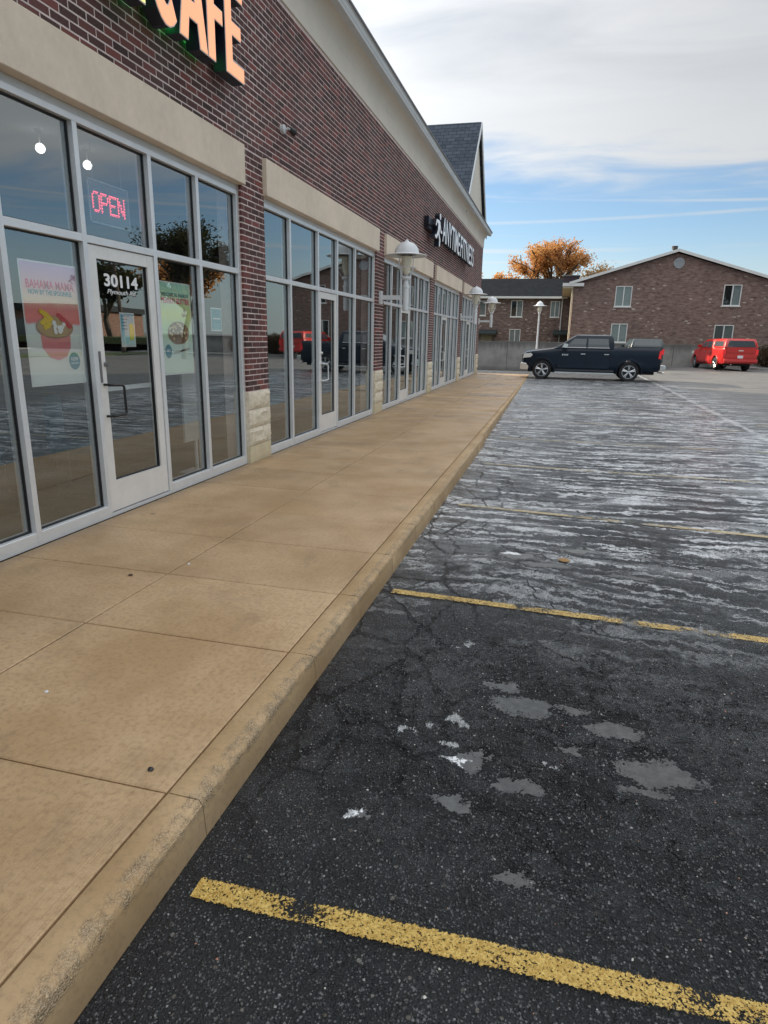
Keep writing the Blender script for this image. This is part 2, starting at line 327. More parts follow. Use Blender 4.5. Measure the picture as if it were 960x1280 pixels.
    hgt = t.math('ADD', hgt, t.math('MULTIPLY', t.math('MULTIPLY', t.noise(co, 28, 4, .65), damp), 3.0))
    hgt = t.math('SUBTRACT', hgt, t.math('MULTIPLY', ckm, 3.0))
    keep = t.math('MULTIPLY', t.math('SUBTRACT', 1.0, t.math('MULTIPLY', film, .8)), t.math('SUBTRACT', 1.0, pd))
    far = t.ramp(Y, 4, 16, 1.0, .45)
    bm_ = t.n('ShaderNodeBump', {'Strength': t.math('MULTIPLY', keep, far), 'Distance': .022, 'Height': hgt})
    p = t.n('ShaderNodeBsdfPrincipled', {'Base Color': base, 'Roughness': rough, 'Normal': bm_.outputs[0], 'Specular IOR Level': t.math('ADD', .5, t.math('MULTIPLY', film, .5))})
    t.nt.links.new(p.outputs[0], t.n('ShaderNodeOutputMaterial').inputs[0]); return m

def paint_mat():
    m = bpy.data.materials.new('worn_yellow_paint'); m.use_nodes = True; t = NT(m.node_tree)
    co = t.n('ShaderNodeNewGeometry').outputs['Position']; s = t.n('ShaderNodeSeparateXYZ', {0: co})
    oi = t.n('ShaderNodeTexCoord').outputs['UV']; us = t.n('ShaderNodeSeparateXYZ', {0: oi})
    vo = t.n('ShaderNodeTexVoronoi', {'Vector': co, 'Scale': 105.0}); g = t.noise(co, 110, 4, .7); w = t.noise(co, 5, 4, .6)
    edge = t.math('MULTIPLY', t.math('ABSOLUTE', t.math('SUBTRACT', us.outputs[1], .5)), 2.0)
    wearth = t.math('ADD', t.ramp(t.noise(co, 3.1, 5, .65), .46, .70, .0, .24), t.math('ADD', t.ramp(edge, .7, 1.0, 0, .22), t.ramp(s.outputs[1], 3.0, 9.0, 0, .05)))
    hole = t.ramp(t.math('SUBTRACT', g, wearth), .40, .45)
    col = t.mix(t.ramp(t.noise(co, 60, 4, .7), .3, .7), c4((.44, .26, .045)), c4((.72, .50, .14)))
    col = t.mix(t.ramp(s.outputs[1], 3, 8, 0, .65), col, c4((.62, .56, .42)))
    h = t.math('SUBTRACT', t.math('MULTIPLY', g, .6), vo.outputs['Distance'])
    bm_ = t.n('ShaderNodeBump', {'Strength': .9, 'Distance': .007, 'Height': h})
    p = t.n('ShaderNodeBsdfPrincipled', {'Base Color': col, 'Roughness': .5, 'Normal': bm_.outputs[0]})
    tr_ = t.n('ShaderNodeBsdfTransparent')
    mx = t.n('ShaderNodeMixShader', {0: hole, 1: tr_.outputs[0], 2: p.outputs[0]})
    t.nt.links.new(mx.outputs[0], t.n('ShaderNodeOutputMaterial').inputs[0]); return m

def glass_mat(name, tint, f0, extra=0.0):
    m = bpy.data.materials.new(name); m.use_nodes = True; t = NT(m.node_tree)
    gg = t.n('ShaderNodeNewGeometry')
    cs = t.math('ABSOLUTE', t.vmath('DOT_PRODUCT', gg.outputs['Incoming'], gg.outputs['Normal']))
    f = t.math('ADD', t.math('MULTIPLY', t.math('POWER', t.math('SUBTRACT', 1.0, cs, clamp=True), 4.0), 1 - f0), f0, clamp=True)
    f = t.math('MULTIPLY', f, t.math('SUBTRACT', 1.0, gg.outputs['Backfacing']))
    tr_ = t.n('ShaderNodeBsdfTransparent', {0: c4(tint)})
    wob = t.n('ShaderNodeBump', {'Strength': .12, 'Distance': .01, 'Height': t.noise(t.n('ShaderNodeNewGeometry').outputs['Position'], 1.3, 1, .3)})
    gl = t.n('ShaderNodeBsdfGlossy', {0: (.86, .92, .93, 1), 'Roughness': 0.0, 'Normal': wob.outputs[0]})
    mx = t.n('ShaderNodeMixShader', {0: f, 1: tr_.outputs[0], 2: gl.outputs[0]})
    t.nt.links.new(mx.outputs[0], t.n('ShaderNodeOutputMaterial').inputs[0]); return m

def leaf_mat(name, cols):
    m = bpy.data.materials.new(name); m.use_nodes = True; t = NT(m.node_tree)
    g = t.n('ShaderNodeNewGeometry')
    f = t.math('ADD', t.math('MULTIPLY', t.noise(g.outputs['Position'], .35, 3, .6), 1.1), t.math('MULTIPLY', g.outputs['Random Per Island'], .5))
    cr = t.n('ShaderNodeValToRGB', {0: t.math('SUBTRACT', f, .3)}); e = cr.color_ramp.elements
    e[0].color = c4(cols[0]); e[1].color = c4(cols[-1])
    for i in range(1, len(cols) - 1):
        x = e.new(i / (len(cols) - 1)); x.color = c4(cols[i])
    d = t.n('ShaderNodeBsdfDiffuse', {0: cr.outputs[0]}); tl = t.n('ShaderNodeBsdfTranslucent', {0: cr.outputs[0]})
    mx = t.n('ShaderNodeMixShader', {0: .45, 1: d.outputs[0], 2: tl.outputs[0]})
    t.nt.links.new(mx.outputs[0], t.n('ShaderNodeOutputMaterial').inputs[0]); return m

def shingle_mat(name, c1, c2, row):
    m = bpy.data.materials.new(name); m.use_nodes = True; t = NT(m.node_tree)
    g = t.n('ShaderNodeTexCoord').outputs['Object']; s = t.n('ShaderNodeSeparateXYZ', {0: g})
    v = t.n('ShaderNodeCombineXYZ', {0: s.outputs[0], 1: s.outputs[2], 2: 0.0}).outputs[0]
    b = t.n('ShaderNodeTexBrick', {'Vector': v, 'Scale': 1.0, 'Color1': c4(c1), 'Color2': c4(c2), 'Mortar': c4(tuple(x * .45 for x in c1)), 'Mortar Size': .010, 'Brick Width': .32, 'Row Height': row})
    c = t.mix(t.ramp(t.noise(g, 6, 4, .7), .4, .8, 0, .4), b.outputs[0], c4(tuple(x * 1.2 for x in c2)))
    p = t.n('ShaderNodeBsdfPrincipled', {'Base Color': c, 'Roughness': .95, 'Specular IOR Level': .08})
    t.nt.links.new(p.outputs[0], t.n('ShaderNodeOutputMaterial').inputs[0]); return m

M_BRICK = brick_mat()
M_MORTAR = mat('mortar', (.70, .585, .55), .92, vary=.15, vscale=3, bump=.4)
M_STUCCO = mat('beige_stucco', (.76, .645, .52), .85, vary=.10, vscale=1.2, bump=.7, bscale=140)
M_CORN = mat('cornice_stucco', (.70, .645, .57), .8, vary=.06, vscale=.8, bump=.3)
M_ALU = mat('brushed_aluminium', (.74, .76, .78), .36, metal=.35, vary=.05, vscale=6)
M_ALUD = mat('door_aluminium', (.78, .77, .75), .42, metal=.2, vary=.05, vscale=5)
M_GASK = mat('black_gasket', (.012, .013, .015), .5)
M_GUT = mat('white_gutter', (.62, .64, .66), .4, vary=.06, vscale=2)
M_STONE = mat('split_face_stone', (.68, .61, .48), .9, vary=.22, vscale=18, bump=1.0, bscale=45)
M_STONES = mat('smooth_stone_base', (.58, .50, .34), .85, vary=.12, vscale=9, bump=.5)
M_SLAB = concrete_mat('tan_concrete', (.40, .255, .125), (.56, .39, .225))
M_KERB = kerb_mat()
M_JOINT = mat('dark_joint_fill', (.05, .038, .028), .9)
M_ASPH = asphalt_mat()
M_PAINT = paint_mat()
M_GLASS = glass_mat('storefront_glass', (.95, .97, .97), .29)
M_GLASSH = glass_mat('lamp_glass', (.985, .975, .94), .03)
M_BLACK = mat('black_metal', (.012, .012, .013), .35)
M_NAVY = mat('dark_navy_metal', (.012, .016, .030), .45)
M_WHITE = mat('white_paint', (.74, .76, .78), .38, vary=.04, vscale=5)
M_BULB = mat('frosted_bulb', (.90, .87, .77), .4)
M_TRIM = mat('white_trim', (.72, .72, .70), .5, vary=.05, vscale=2)
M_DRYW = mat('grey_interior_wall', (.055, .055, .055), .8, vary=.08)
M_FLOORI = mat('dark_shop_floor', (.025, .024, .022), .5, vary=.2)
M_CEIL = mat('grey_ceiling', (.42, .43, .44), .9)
M_DISC = mat('ceiling_light_disc', (1, 1, 1), .5, emis=(1, .98, .95), estr=1.6)
M_TEAL = mat('teal_vinyl', (.02, .10, .14), .5, vary=.1)
M_FARB = far_brick_mat('apartment_brick', (.165, .098, .082), (.25, .165, .138), (.26, .22, .20))
M_FARB2 = far_brick_mat('wing_brick', (.13, .078, .068), (.20, .135, .115), (.20, .17, .16))
M_PALE = mat('pale_brick', (.52, .45, .40), .85)
M_CONC = mat('retaining_concrete', (.27, .265, .25), .9, vary=.25, vscale=1.3, bump=.5, bscale=20)
M_CONCC = mat('concrete_cap', (.20, .19, .175), .92, vary=.3, vscale=2.0)
M_SHB = shingle_mat('blue_grey_shingles', (.050, .062, .080), (.085, .10, .125), .15)
M_SHD = shingle_mat('dark_shingles', (.007, .010, .014), (.013, .017, .022), .18)
M_BARK = mat('bark', (.09, .07, .055), .95, vary=.3, vscale=4)
M_GRASS = mat('grass', (.08, .10, .035), .95, vary=.35, vscale=1.5)
M_LEAFO = leaf_mat('orange_leaves', [(.26, .16, .10), (.50, .24, .09), (.60, .31, .11), (.60, .43, .15)])
M_LEAFD = leaf_mat('dark_leaves', [(.018, .024, .012), (.03, .038, .015), (.05, .042, .02), (.03, .036, .016)])
M_LEAFT = leaf_mat('tan_leaves', [(.16, .09, .04), (.30, .20, .10), (.22, .13, .06)])
M_TYRE = mat('tyre_rubber', (.018, .018, .019), .8)
M_CHROME = mat('chrome', (.78, .78, .78), .12, metal=1.0)
M_RIM = mat('alloy_rim', (.55, .56, .58), .25, metal=.9)
M_CARG = mat('car_glass', (.075, .09, .10), .05, spec=1.0)
M_UNDER = mat('car_underbody', (.01, .01, .01), .8)
M_RED = mat('red_car_paint', (.55, .018, .016), .30, coat=.5, vary=.04)
M_DKB = mat('navy_car_paint', (.004, .012, .026), .25, coat=.12, spec=.3, vary=.05)
M_TEALC = mat('dark_teal_car_paint', (.008, .028, .034), .28, coat=.8)
M_TAIL = mat('tail_light_red', (.55, .012, .02), .2, emis=(1, .05, .05), estr=.12)
M_LENS = mat('headlight_lens', (.75, .74, .70), .12)
M_PLATE = mat('number_plate', (.78, .80, .82), .4)

# ------------------------------------------------------------------ mesh helpers
class MB:
    def __init__(s): s.v = []; s.f = []; s.uv = None; s.mi = []
    def add(s, vs, fs, mi=0):
        o = len(s.v); s.v += [tuple(v) for v in vs]; s.f += [tuple(i + o for i in f) for f in fs]; s.mi += [mi] * len(fs)
    def box(s, x0, x1, y0, y1, z0, z1, mi=0):
        s.add([(x0, y0, z0), (x1, y0, z0), (x1, y1, z0), (x0, y1, z0), (x0, y0, z1), (x1, y0, z1), (x1, y1, z1), (x0, y1, z1)],
              [(0, 3, 2, 1), (4, 5, 6, 7), (0, 1, 5, 4), (1, 2, 6, 5), (2, 3, 7, 6), (3, 0, 4, 7)], mi)
    def cyl(s, p0, p1, r0, r1=None, n=12, cap=True, mi=0):
        if r1 is None: r1 = r0
        p0 = Vector(p0); p1 = Vector(p1); d = (p1 - p0).normalized()
        a = Vector((0, 0, 1)) if abs(d.z) < .9 else Vector((1, 0, 0))
        u = d.cross(a).normalized(); w = d.cross(u)
        vs = []
        for p, r in ((p0, r0), (p1, r1)):
            for i in range(n):
                an = 2 * math.pi * i / n; vs.append(p + (u * math.cos(an) + w * math.sin(an)) * r)
        fs = [(i, (i + 1) % n, n + (i + 1) % n, n + i) for i in range(n)]
        if cap: fs += [tuple(range(n - 1, -1, -1)), tuple(range(n, 2 * n))]
        s.add(vs, fs, mi)
    def lathe(s, prof, c=(0, 0, 0), n=24, axis='z', mi=0):
        vs = []
        for (r, h) in prof:
            for i in range(n):
                an = 2 * math.pi * i / n; a, b = r * math.cos(an), r * math.sin(an)
                vs.append((c[0] + a, c[1] + b, c[2] + h) if axis == 'z' else ((c[0] + a, c[1] + h, c[2] + b) if axis == 'y' else (c[0] + h, c[1] + a, c[2] + b)))
        fs = []
        for k in range(len(prof) - 1):
            for i in range(n):
                fs.append((k * n + i, k * n + (i + 1) % n, (k + 1) * n + (i + 1) % n, (k + 1) * n + i))
        s.add(vs, fs, mi)
    def tube(s, pts, r, n=8, mi=0):
        for a, b in zip(pts[:-1], pts[1:]): s.cyl(a, b, r, r, n, True, mi)
    def prism(s, poly, a, b, plane='yz', mi=0):
        """closed outline (list of 2D points) extruded between a and b along the missing axis"""
        n = len(poly)
        def P(u, v, w): return (w, u, v) if plane == 'yz' else ((u, w, v) if plane == 'xz' else (u, v, w))
        vs = [P(u, v, a) for u, v in poly] + [P(u, v, b) for u, v in poly]
        fs = [tuple(range(n)), tuple(range(2 * n - 1, n - 1, -1))] + [(i, i + n, (i + 1) % n + n, (i + 1) % n) for i in range(n)]
        s.add(vs, fs, mi)
    def mesh(s, name, mats, smooth=False, fix=True):
        me = bpy.data.meshes.new(name); me.from_pydata(s.v, [], s.f)
        for m in (mats if isinstance(mats, (list, tuple)) else [mats]): me.materials.append(m)
        if any(s.mi): me.polygons.foreach_set('material_index', s.mi)
        if fix:
            b = bmesh.new(); b.from_mesh(me); bmesh.ops.recalc_face_normals(b, faces=b.faces); b.to_mesh(me); b.free()
        if smooth: shade(me, smooth if not isinstance(smooth, bool) else 40)
        me.update(); return me
    def build(s, name, mats, parent=None, smooth=False, fix=True, **props):
        o = bpy.data.objects.new(name, s.mesh(name, mats, smooth, fix)); return link(o, parent, **props)
def shade(me, ang):
    me.polygons.foreach_set('use_smooth', [True] * len(me.polygons))
    try: me.set_sharp_from_angle(angle=math.radians(ang))
    except Exception: pass
def link(o, parent=None, **props):
    COL.objects.link(o)
    if parent is not None: o.parent = parent
    for k, v in props.items(): o[k] = v
    return o
def thing(name, label, cat, loc=(0, 0, 0), rz=0, group=None):
    o = bpy.data.objects.new(name, None); o.empty_display_size = .2
    o.location = loc; o.rotation_euler = (0, 0, rz)
    link(o, None, label=label, category=cat)
    if group: o['group'] = group
    return o
def tag(o, label, cat, group=None):
    o['label'] = label; o['category'] = cat
    if group: o['group'] = group
    return o
def local(mb, o):
    """shift a mesh builder written in world coordinates to the frame of an unrotated empty"""
    mb.v = [(x - o.location[0], y - o.location[1], z - o.location[2]) for x, y, z in mb.v]; return mb
def copy_tree(o, parent=None):
    c = o.copy(); COL.objects.link(c); c.parent = parent
    for ch in list(o.children): copy_tree(ch, c)
    return c
def bevel(me, w, seg=1):
    b = bmesh.new(); b.from_mesh(me)
    bmesh.ops.bevel(b, geom=list(b.edges), offset=w, segments=seg, affect='EDGES', profile=.5)
    b.to_mesh(me); b.free(); return me
def text_obj(body, y, z, x, height, mats, parent=None, name='lettering', width=None, depth=.002, bold=0.0, align='LEFT', shear=0.0, sx=1.0):
    """flat or raised lettering lying on a plane x = const and facing +X (reads along +Y)"""
    cu = bpy.data.curves.new('text', 'FONT'); cu.body = body; cu.size = 1.0; cu.extrude = 0.5; cu.offset = bold; cu.align_x = align; cu.shear = shear
    cu.resolution_u = 3; cu.space_character = 1.0
    ob = bpy.data.objects.new('tmp', cu); COL.objects.link(ob)
    dg = bpy.context.evaluated_depsgraph_get()
    me = bpy.data.meshes.new_from_object(ob.evaluated_get(dg)); bpy.data.objects.remove(ob)
    xs = [v.co.x for v in me.vertices]; ys = [v.co.y for v in me.vertices]
    w = max(xs) - min(xs); h = max(ys) - min(ys); x0 = min(xs); y0 = min(ys)
    k = height / h; kx = (width / w) if width else k * sx
    for v in me.vertices:
        a, b, c = v.co
        v.co = (x + (c + .5) * depth, y + (a - x0) * kx, z + (b - y0) * k)
    me.materials.clear()
    ms_ = mats if isinstance(mats, (list, tuple)) else [mats]
    for m in ms_: me.materials.append(m)
    if len(ms_) > 1:
        me.update()
        for p in me.polygons: p.material_index = 0 if abs(p.normal.x) > .9 else 1
    o = bpy.data.objects.new(name, me)
    if parent is not None and parent.location.length > 0:
        for v in me.vertices: v.co -= parent.location
    return link(o, parent)

def sstep(a, b, x):
    t_ = max(0, min(1, (x - a) / (b - a))); return t_ * t_ * (3 - 2 * t_)
def zg(x, y):
    base = -.15 + .13 * max(0, min(1, (y - 12) / 17))
    return base + .02 * sstep(29, 44, y) - .60 * sstep(34, 49, y) * sstep(12.5, 0, x)

# ================================================================== GROUND
def grid_sheet(xs, ys, zf):
    mb = MB(); nx, ny = len(xs), len(ys)
    vs = [(x, y, zf(x, y)) for y in ys for x in xs]
    fs = [(j * nx + i, j * nx + i + 1, (j + 1) * nx + i + 1, (j + 1) * nx + i) for j in range(ny - 1) for i in range(nx - 1)]
    mb.add(vs, fs); return mb
def frange(a, b, s):
    n = int(round((b - a) / s)); return [a + s * i for i in range(n + 1)]
xs = [-3000, -600, -120, -40, -12, -4] + frange(0, 20, .5) + [24, 30, 40, 60, 120, 600, 3000]
ys = [-3000, -600, -120, -30, -10, -4] + frange(0, 60, .5) + [70, 90, 130, 600, 3000]
# the lot is cut away below the building and the pavement by simply lying lower than both
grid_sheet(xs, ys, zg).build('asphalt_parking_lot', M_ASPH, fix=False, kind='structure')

def stripe_lift(x, y): return .004 if (x < 6.4 and y < 5) else 0
def stripe(name, x0, y0, x1, y1, w, zoff=.006, m=M_PAINT, label=None):
    mb = MB(); n = max(2, int(abs(x1 - x0) / .25)); vs = []; uv = []
    L = math.hypot(x1 - x0, y1 - y0); nx_, ny_ = -(y1 - y0) / L, (x1 - x0) / L
    for i in range(n + 1):
        f = i / n; x = x0 + (x1 - x0) * f; y = y0 + (y1 - y0) * f
        for sgn in (-1, 1):
            X_, Y_ = x + nx_ * w / 2 * sgn, y + ny_ * w / 2 * sgn
            vs.append((X_, Y_, zg(X_, Y_) + zoff + (stripe_lift(X_, Y_)))); uv.append((f, (sgn + 1) / 2))
    fs = [(2 * i, 2 * i + 2, 2 * i + 3, 2 * i + 1) for i in range(n)]
    mb.add(vs, fs); me = mb.mesh(name, m, fix=False)
    ul = me.uv_layers.new(name='UVMap')
    for lp in me.loops: ul.data[lp.index].uv = uv[lp.vertex_index]
    return link(bpy.data.objects.new(name, me), None, kind='structure')
for (x0, y0, x1, y1) in ((2.74, 1.515, 7.6, 1.60), (2.74, 4.185, 7.6, 3.98), (2.83, 6.83, 7.6, 6.36), (2.84, 9.33, 7.6, 9.25), (2.84, 12.0, 7.6, 12.0), (2.84, 14.7, 7.6, 14.7), (2.82, 17.4, 7.6, 17.4), (2.8, 20.1, 7.6, 20.1), (2.8, 22.8, 7.6, 22.8), (2.8, 25.5, 7.6, 25.5), (8.1, 15.75, 14, 15.9), (9.6, 38.6, 9.5, 44.4), (12.4, 38.6, 12.3, 44.4)):
    stripe('parking_stripe', x0, y0, x1, y1, .095)

# coarse wet aggregate standing out of the worn asphalt near the kerb, as real little stones
import numpy as np
RG = np.random.default_rng(5)
def stones(n, sz0, sz1, y_pow, embed):
    y = .9 + 5.2 * RG.random(n) ** y_pow; x = 2.665 + (4.3) * RG.random(n) ** .9
    keep = x < 2.9 + (y + 1.2) * 1.0
    for (cx, cy, a, b) in PUD + FOAM:
        keep &= ((x - cx) / (a * 1.12)) ** 2 + ((y - cy) / (b * 1.2)) ** 2 > 1
    for (x0, y0, x1, y1) in ((2.74, 1.515, 7.6, 1.60), (2.74, 4.185, 7.6, 3.98)):
        yc = y0 + (y1 - y0) * (x - x0) / (x1 - x0); keep &= ~((abs(y - yc) < .055) & (x > 2.73))
    x, y = x[keep], y[keep]; n = len(x)
    r_ = sz0 + (sz1 - sz0) * RG.random(n) ** 2.2
    a = RG.random(n) * 6.283; z = np.full(n, -.15)
    V = np.zeros((n, 5, 3)); k4 = np.arange(4) * math.pi / 2
    rad = r_[:, None] * (.7 + .6 * RG.random((n, 4)))
    V[:, :4, 0] = x[:, None] + rad * np.cos(a[:, None] + k4); V[:, :4, 1] = y[:, None] + rad * np.sin(a[:, None] + k4); V[:, :4, 2] = z[:, None] - .0006
    V[:, 4, 0] = x + r_ * (RG.random(n) - .5) * .9; V[:, 4, 1] = y + r_ * (RG.random(n) - .5) * .9; V[:, 4, 2] = z + r_ * embed * (.5 + .8 * RG.random(n))
    base = (np.arange(n) * 5)[:, None]
    Fc = np.stack([np.concatenate([base, base + 1, base + 4], 1), np.concatenate([base + 1, base + 2, base + 4], 1), np.concatenate([base + 2, base + 3, base + 4], 1), np.concatenate([base + 3, base, base + 4], 1)], 1).reshape(-1, 3)
    return V.reshape(-1, 3), Fc
from mathutils import noise as MN
def relief(x, y):
    """height of the broken, ravelled surface above the sheet (metres)"""
    e = max(0.0, min(1.0, (x - 2.66) / .35)) * sstep(6.3, 5.5, x) * sstep(.9, 1.5, y) * sstep(4.9, 4.2, y)
    if e <= 0: return .001
    m_ = .30 + .9 * math.exp(-(((x - 3.9) / .95) ** 2 + ((y - 2.75) / .8) ** 2)) + .45 * math.exp(-(((x - 4.7) / .5) ** 2 + ((y - 3.2) / .5) ** 2))
    n_ = MN.fractal(Vector((x * 7, y * 8, 1.7)), .9, 2.1, 4) * .55 + MN.fractal(Vector((x * 24, y * 27, 5.1)), .8, 2.0, 3) * .45
    d = min(math.hypot((x - cx) / (a * 1.18), (y - cy) / (b * 1.25)) for cx, cy, a, b in PUD)
    fl = sstep(.95, 1.7, d)
    for (x0, y0, x1, y1) in ((2.74, 1.515, 7.6, 1.60), (2.74, 4.185, 7.6, 3.98)):
        yc = y0 + (y1 - y0) * (x - x0) / (x1 - x0); m_ *= sstep(.03, .12, abs(y - yc)) * .8 + .2
    return .0015 + e * fl * m_ * max(0.0, n_ + .42) * .034
gx = np.arange(2.66, 6.34, .0145); gy = np.arange(.9, 4.95, .0145)
HG = np.array([[relief(x, y) for x in gx] for y in gy])
def np_mesh(name, V, Fc, m):
    me = bpy.data.meshes.new(name); me.vertices.add(len(V)); me.vertices.foreach_set('co', V.astype(np.float32).ravel())
    me.loops.add(Fc.size); me.loops.foreach_set('vertex_index', Fc.astype(np.int32).ravel())
    me.polygons.add(len(Fc)); me.polygons.foreach_set('loop_start', np.arange(0, Fc.size, 3, dtype=np.int32)); me.polygons.foreach_set('loop_total', np.full(len(Fc), 3, dtype=np.int32))
    me.materials.append(m); me.update(); me.validate(); return me
def grit_mat():
    m = bpy.data.materials.new('pale_grit'); m.use_nodes = True; t = NT(m.node_tree)
    r = t.n('ShaderNodeNewGeometry').outputs['Random Per Island']
    c = t.mix(t.ramp(r, 0, .85), c4((.008, .009, .010)), c4((.050, .051, .053)))
    c = t.mix(t.ramp(r, .90, .985), c, c4((.20, .20, .19)))
    c = t.mix(t.ramp(r, .992, .994), c, c4((.50, .47, .42)))
    c = t.mix(t.ramp(r, .997, .998), c, c4((.30, .12, .06)))
    p = t.n('ShaderNodeBsdfPrincipled', {'Base Color': c, 'Roughness': .26, 'Specular IOR Level': .6})
    t.nt.links.new(p.outputs[0], t.n('ShaderNodeOutputMaterial').inputs[0]); return m
nx_, ny_ = len(gx), len(gy); XX, YY = np.meshgrid(gx, gy); PV = np.stack([XX, YY, HG - .15], 2).reshape(-1, 3)
ii = (np.arange(ny_ - 1)[:, None] * nx_ + np.arange(nx_ - 1)[None, :]).ravel()
PF = np.concatenate([np.stack([ii, ii + 1, ii + nx_ + 1], 1), np.stack([ii, ii + nx_ + 1, ii + nx_], 1)])
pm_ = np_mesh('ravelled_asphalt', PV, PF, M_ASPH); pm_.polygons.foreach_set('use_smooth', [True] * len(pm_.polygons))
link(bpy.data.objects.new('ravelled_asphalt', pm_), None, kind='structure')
V, Fc = stones(95000, .0022, .0068, 1.5, .62)
ix = np.clip(((V[:, 0] - gx[0]) / .0145).round().astype(int), 0, nx_ - 1); iy = np.clip(((V[:, 1] - gy[0]) / .0145).round().astype(int), 0, ny_ - 1)
inside = (V[:, 0] < gx[-1]) & (V[:, 1] < gy[-1]); V[:, 2] += np.where(inside, HG[iy, ix], 0)
link(bpy.data.objects.new('gravel', np_mesh('gravel', V, Fc, grit_mat())), None, kind='stuff')

# ================================================================== PAVEMENT (slabs and kerb stones are its parts)
walk = bpy.data.objects.new('pavement', None); link(walk, None, kind='structure')
mb = MB(); mb.box(-.3, 2.45, -7, 32.4, -.5, -.022); mb.build('pavement_bed', M_JOINT, walk)
JY = [-7, -5.8, -4.6, -3.4, -2.2, -1.0, .35, 1.735, 2.863, 3.690, 4.545, 5.42, 6.33, 7.25, 8.2, 9.15, 10.1, 11.10]
while JY[-1] < 32.2: JY.append(JY[-1] + ru(.96, 1.08))
JY[-1] = 32.4
def cell_slab(x0a, x1a, x0b, x1b, y0, y1, th, tilt=0.0, bev=.006):
    """slab whose side lines may lean slightly (a = near end, b = far end)"""
    g = .004; b_ = bev
    xa0, xa1, xb0, xb1 = x0a + g, x1a - g, x0b + g, x1b - g
    y0 += g; y1 -= g
    bot = [(xa0, y0), (xa1, y0), (xb1, y1), (xb0, y1)]
    top = [(xa0 + b_, y0 + b_), (xa1 - b_, y0 + b_), (xb1 - b_, y1 - b_), (xb0 + b_, y1 - b_)]
    zt = [0, tilt * .5, tilt, tilt * .5]
    vs = [(x, y, -th) for x, y in bot] + [(x, y, -b_ * .7 + zt[i]) for i, (x, y) in enumerate(bot)] + [(x, y, zt[i]) for i, (x, y) in enumerate(top)]
    fs = [(0, 3, 2, 1)]
    for k in (0, 4): fs += [(k + i, k + (i + 1) % 4, k + 4 + (i + 1) % 4, k + 4 + i) for i in range(4)]
    fs.append((8, 9, 10, 11)); return vs, fs
XM, XJ = 1.262, 2.503
for i in range(len(JY) - 1):
    y0, y1 = JY[i], JY[i + 1]
    for (a, b) in ((.012, XM), (XM, XJ)):
        vs, fs = cell_slab(a, b, a, b, y0, y1, .10, ru(-.0035, .0035) if y0 > 5 else ru(-.0012, .0012))
        mb = MB(); mb.add(vs, fs); mb.build('paving_slab', M_SLAB, walk)
    # kerb stone: rounded nose, top meets the slab, face down to below the asphalt
    x_out = 2.652 if y0 < 11 else 2.652 - .035 - .004 * (y0 - 11)
    xj = XJ + .003
    prof = [(xj, -.45), (xj, -.006), (xj + .006, 0.0)]
    for k in range(7):
        an = math.pi / 2 * (1 - k / 6); prof.append((x_out - .034 + .028 * math.cos(an), -.028 + .028 * math.sin(an)))
    prof += [(x_out + .004, -.16), (x_out + .006, -.45)]
    mb = MB(); n = len(prof); ysub = [y0 + .0025] + [y0 + (y1 - y0) * q_ for q_ in (.2, .4, .6, .8)] + [y1 - .0025]
    rows = []
    for yy in ysub:
        for k, (x, z) in enumerate(prof):
            j = ru(-.003, .002) if 3 <= k <= 9 else 0
            rows.append((x + j, yy, z + j * .8))
    fs = []
    for r in range(len(ysub) - 1):
        for k in range(n - 1): fs.append((r * n + k, (r + 1) * n + k, (r + 1) * n + k + 1, r * n + k + 1))
    fs += [tuple(range(n)), tuple(range((len(ysub)) * n - 1, (len(ysub) - 1) * n - 1, -1))]
    mb.add(rows, fs); mb.build('kerb_stone', M_KERB, walk, smooth=50)

# small litter on the pavement
def pebble(x, y, z, r, m, name, label, cat):
    mb = MB(); mb.lathe([(0, -r * .3), (r * .9, -r * .2), (r, .1 * r), (r * .6, r * .45), (0, r * .5)], (0, 0, 0), 9)
    mb.v = [(a * ru(.8, 1.3), b * ru(.7, 1.1), c) for a, b, c in mb.v]
    o = mb.build(name, m, smooth=60); o.location = (x, y, z + r * .3); tag(o, label, cat)
pebble(2.375, 1.83, 0, .012, M_BLACK, 'pebble', 'black pebble lying on the pavement by the nearest cross joint', 'pebble')
pebble(1.60, 2.18, 0, .010, M_WHITE, 'gum_spot', 'white chewing gum spot on the second pavement slab', 'gum')
pebble(1.05, 3.58, 0, .016, mat('leaf_brown', (.09, .05, .03), .8), 'dead_leaf', 'small dark dead leaf lying on the pavement before the cafe door', 'leaf')
pebble(1.30, 3.90, 0, .010, M_WHITE, 'gum_spot', 'tiny white gum spot beside the long middle joint of the pavement', 'gum')
mb = MB(); mb.tube([(0, 0, .004), (.05, -.045, .006), (.10, -.07, .004)], .0025, 5); o = mb.build('twig', M_BARK); o.location = (.62, 2.72, 0); o.rotation_euler = (0, 0, .5); tag(o, 'thin brown twig lying across a pavement joint at the left edge', 'twig')
mb = MB(); mb.lathe([(0, 0), (.05, .004), (.03, .012), (0, .014)], n=7); o = mb.build('dead_leaf', mat('leaf_brown2', (.30, .17, .06), .7)); o.location = (3.93, 5.25, zg(3.9, 5.2) + .006); tag(o, 'tan dead leaf lying on the wet asphalt between puddles', 'leaf')

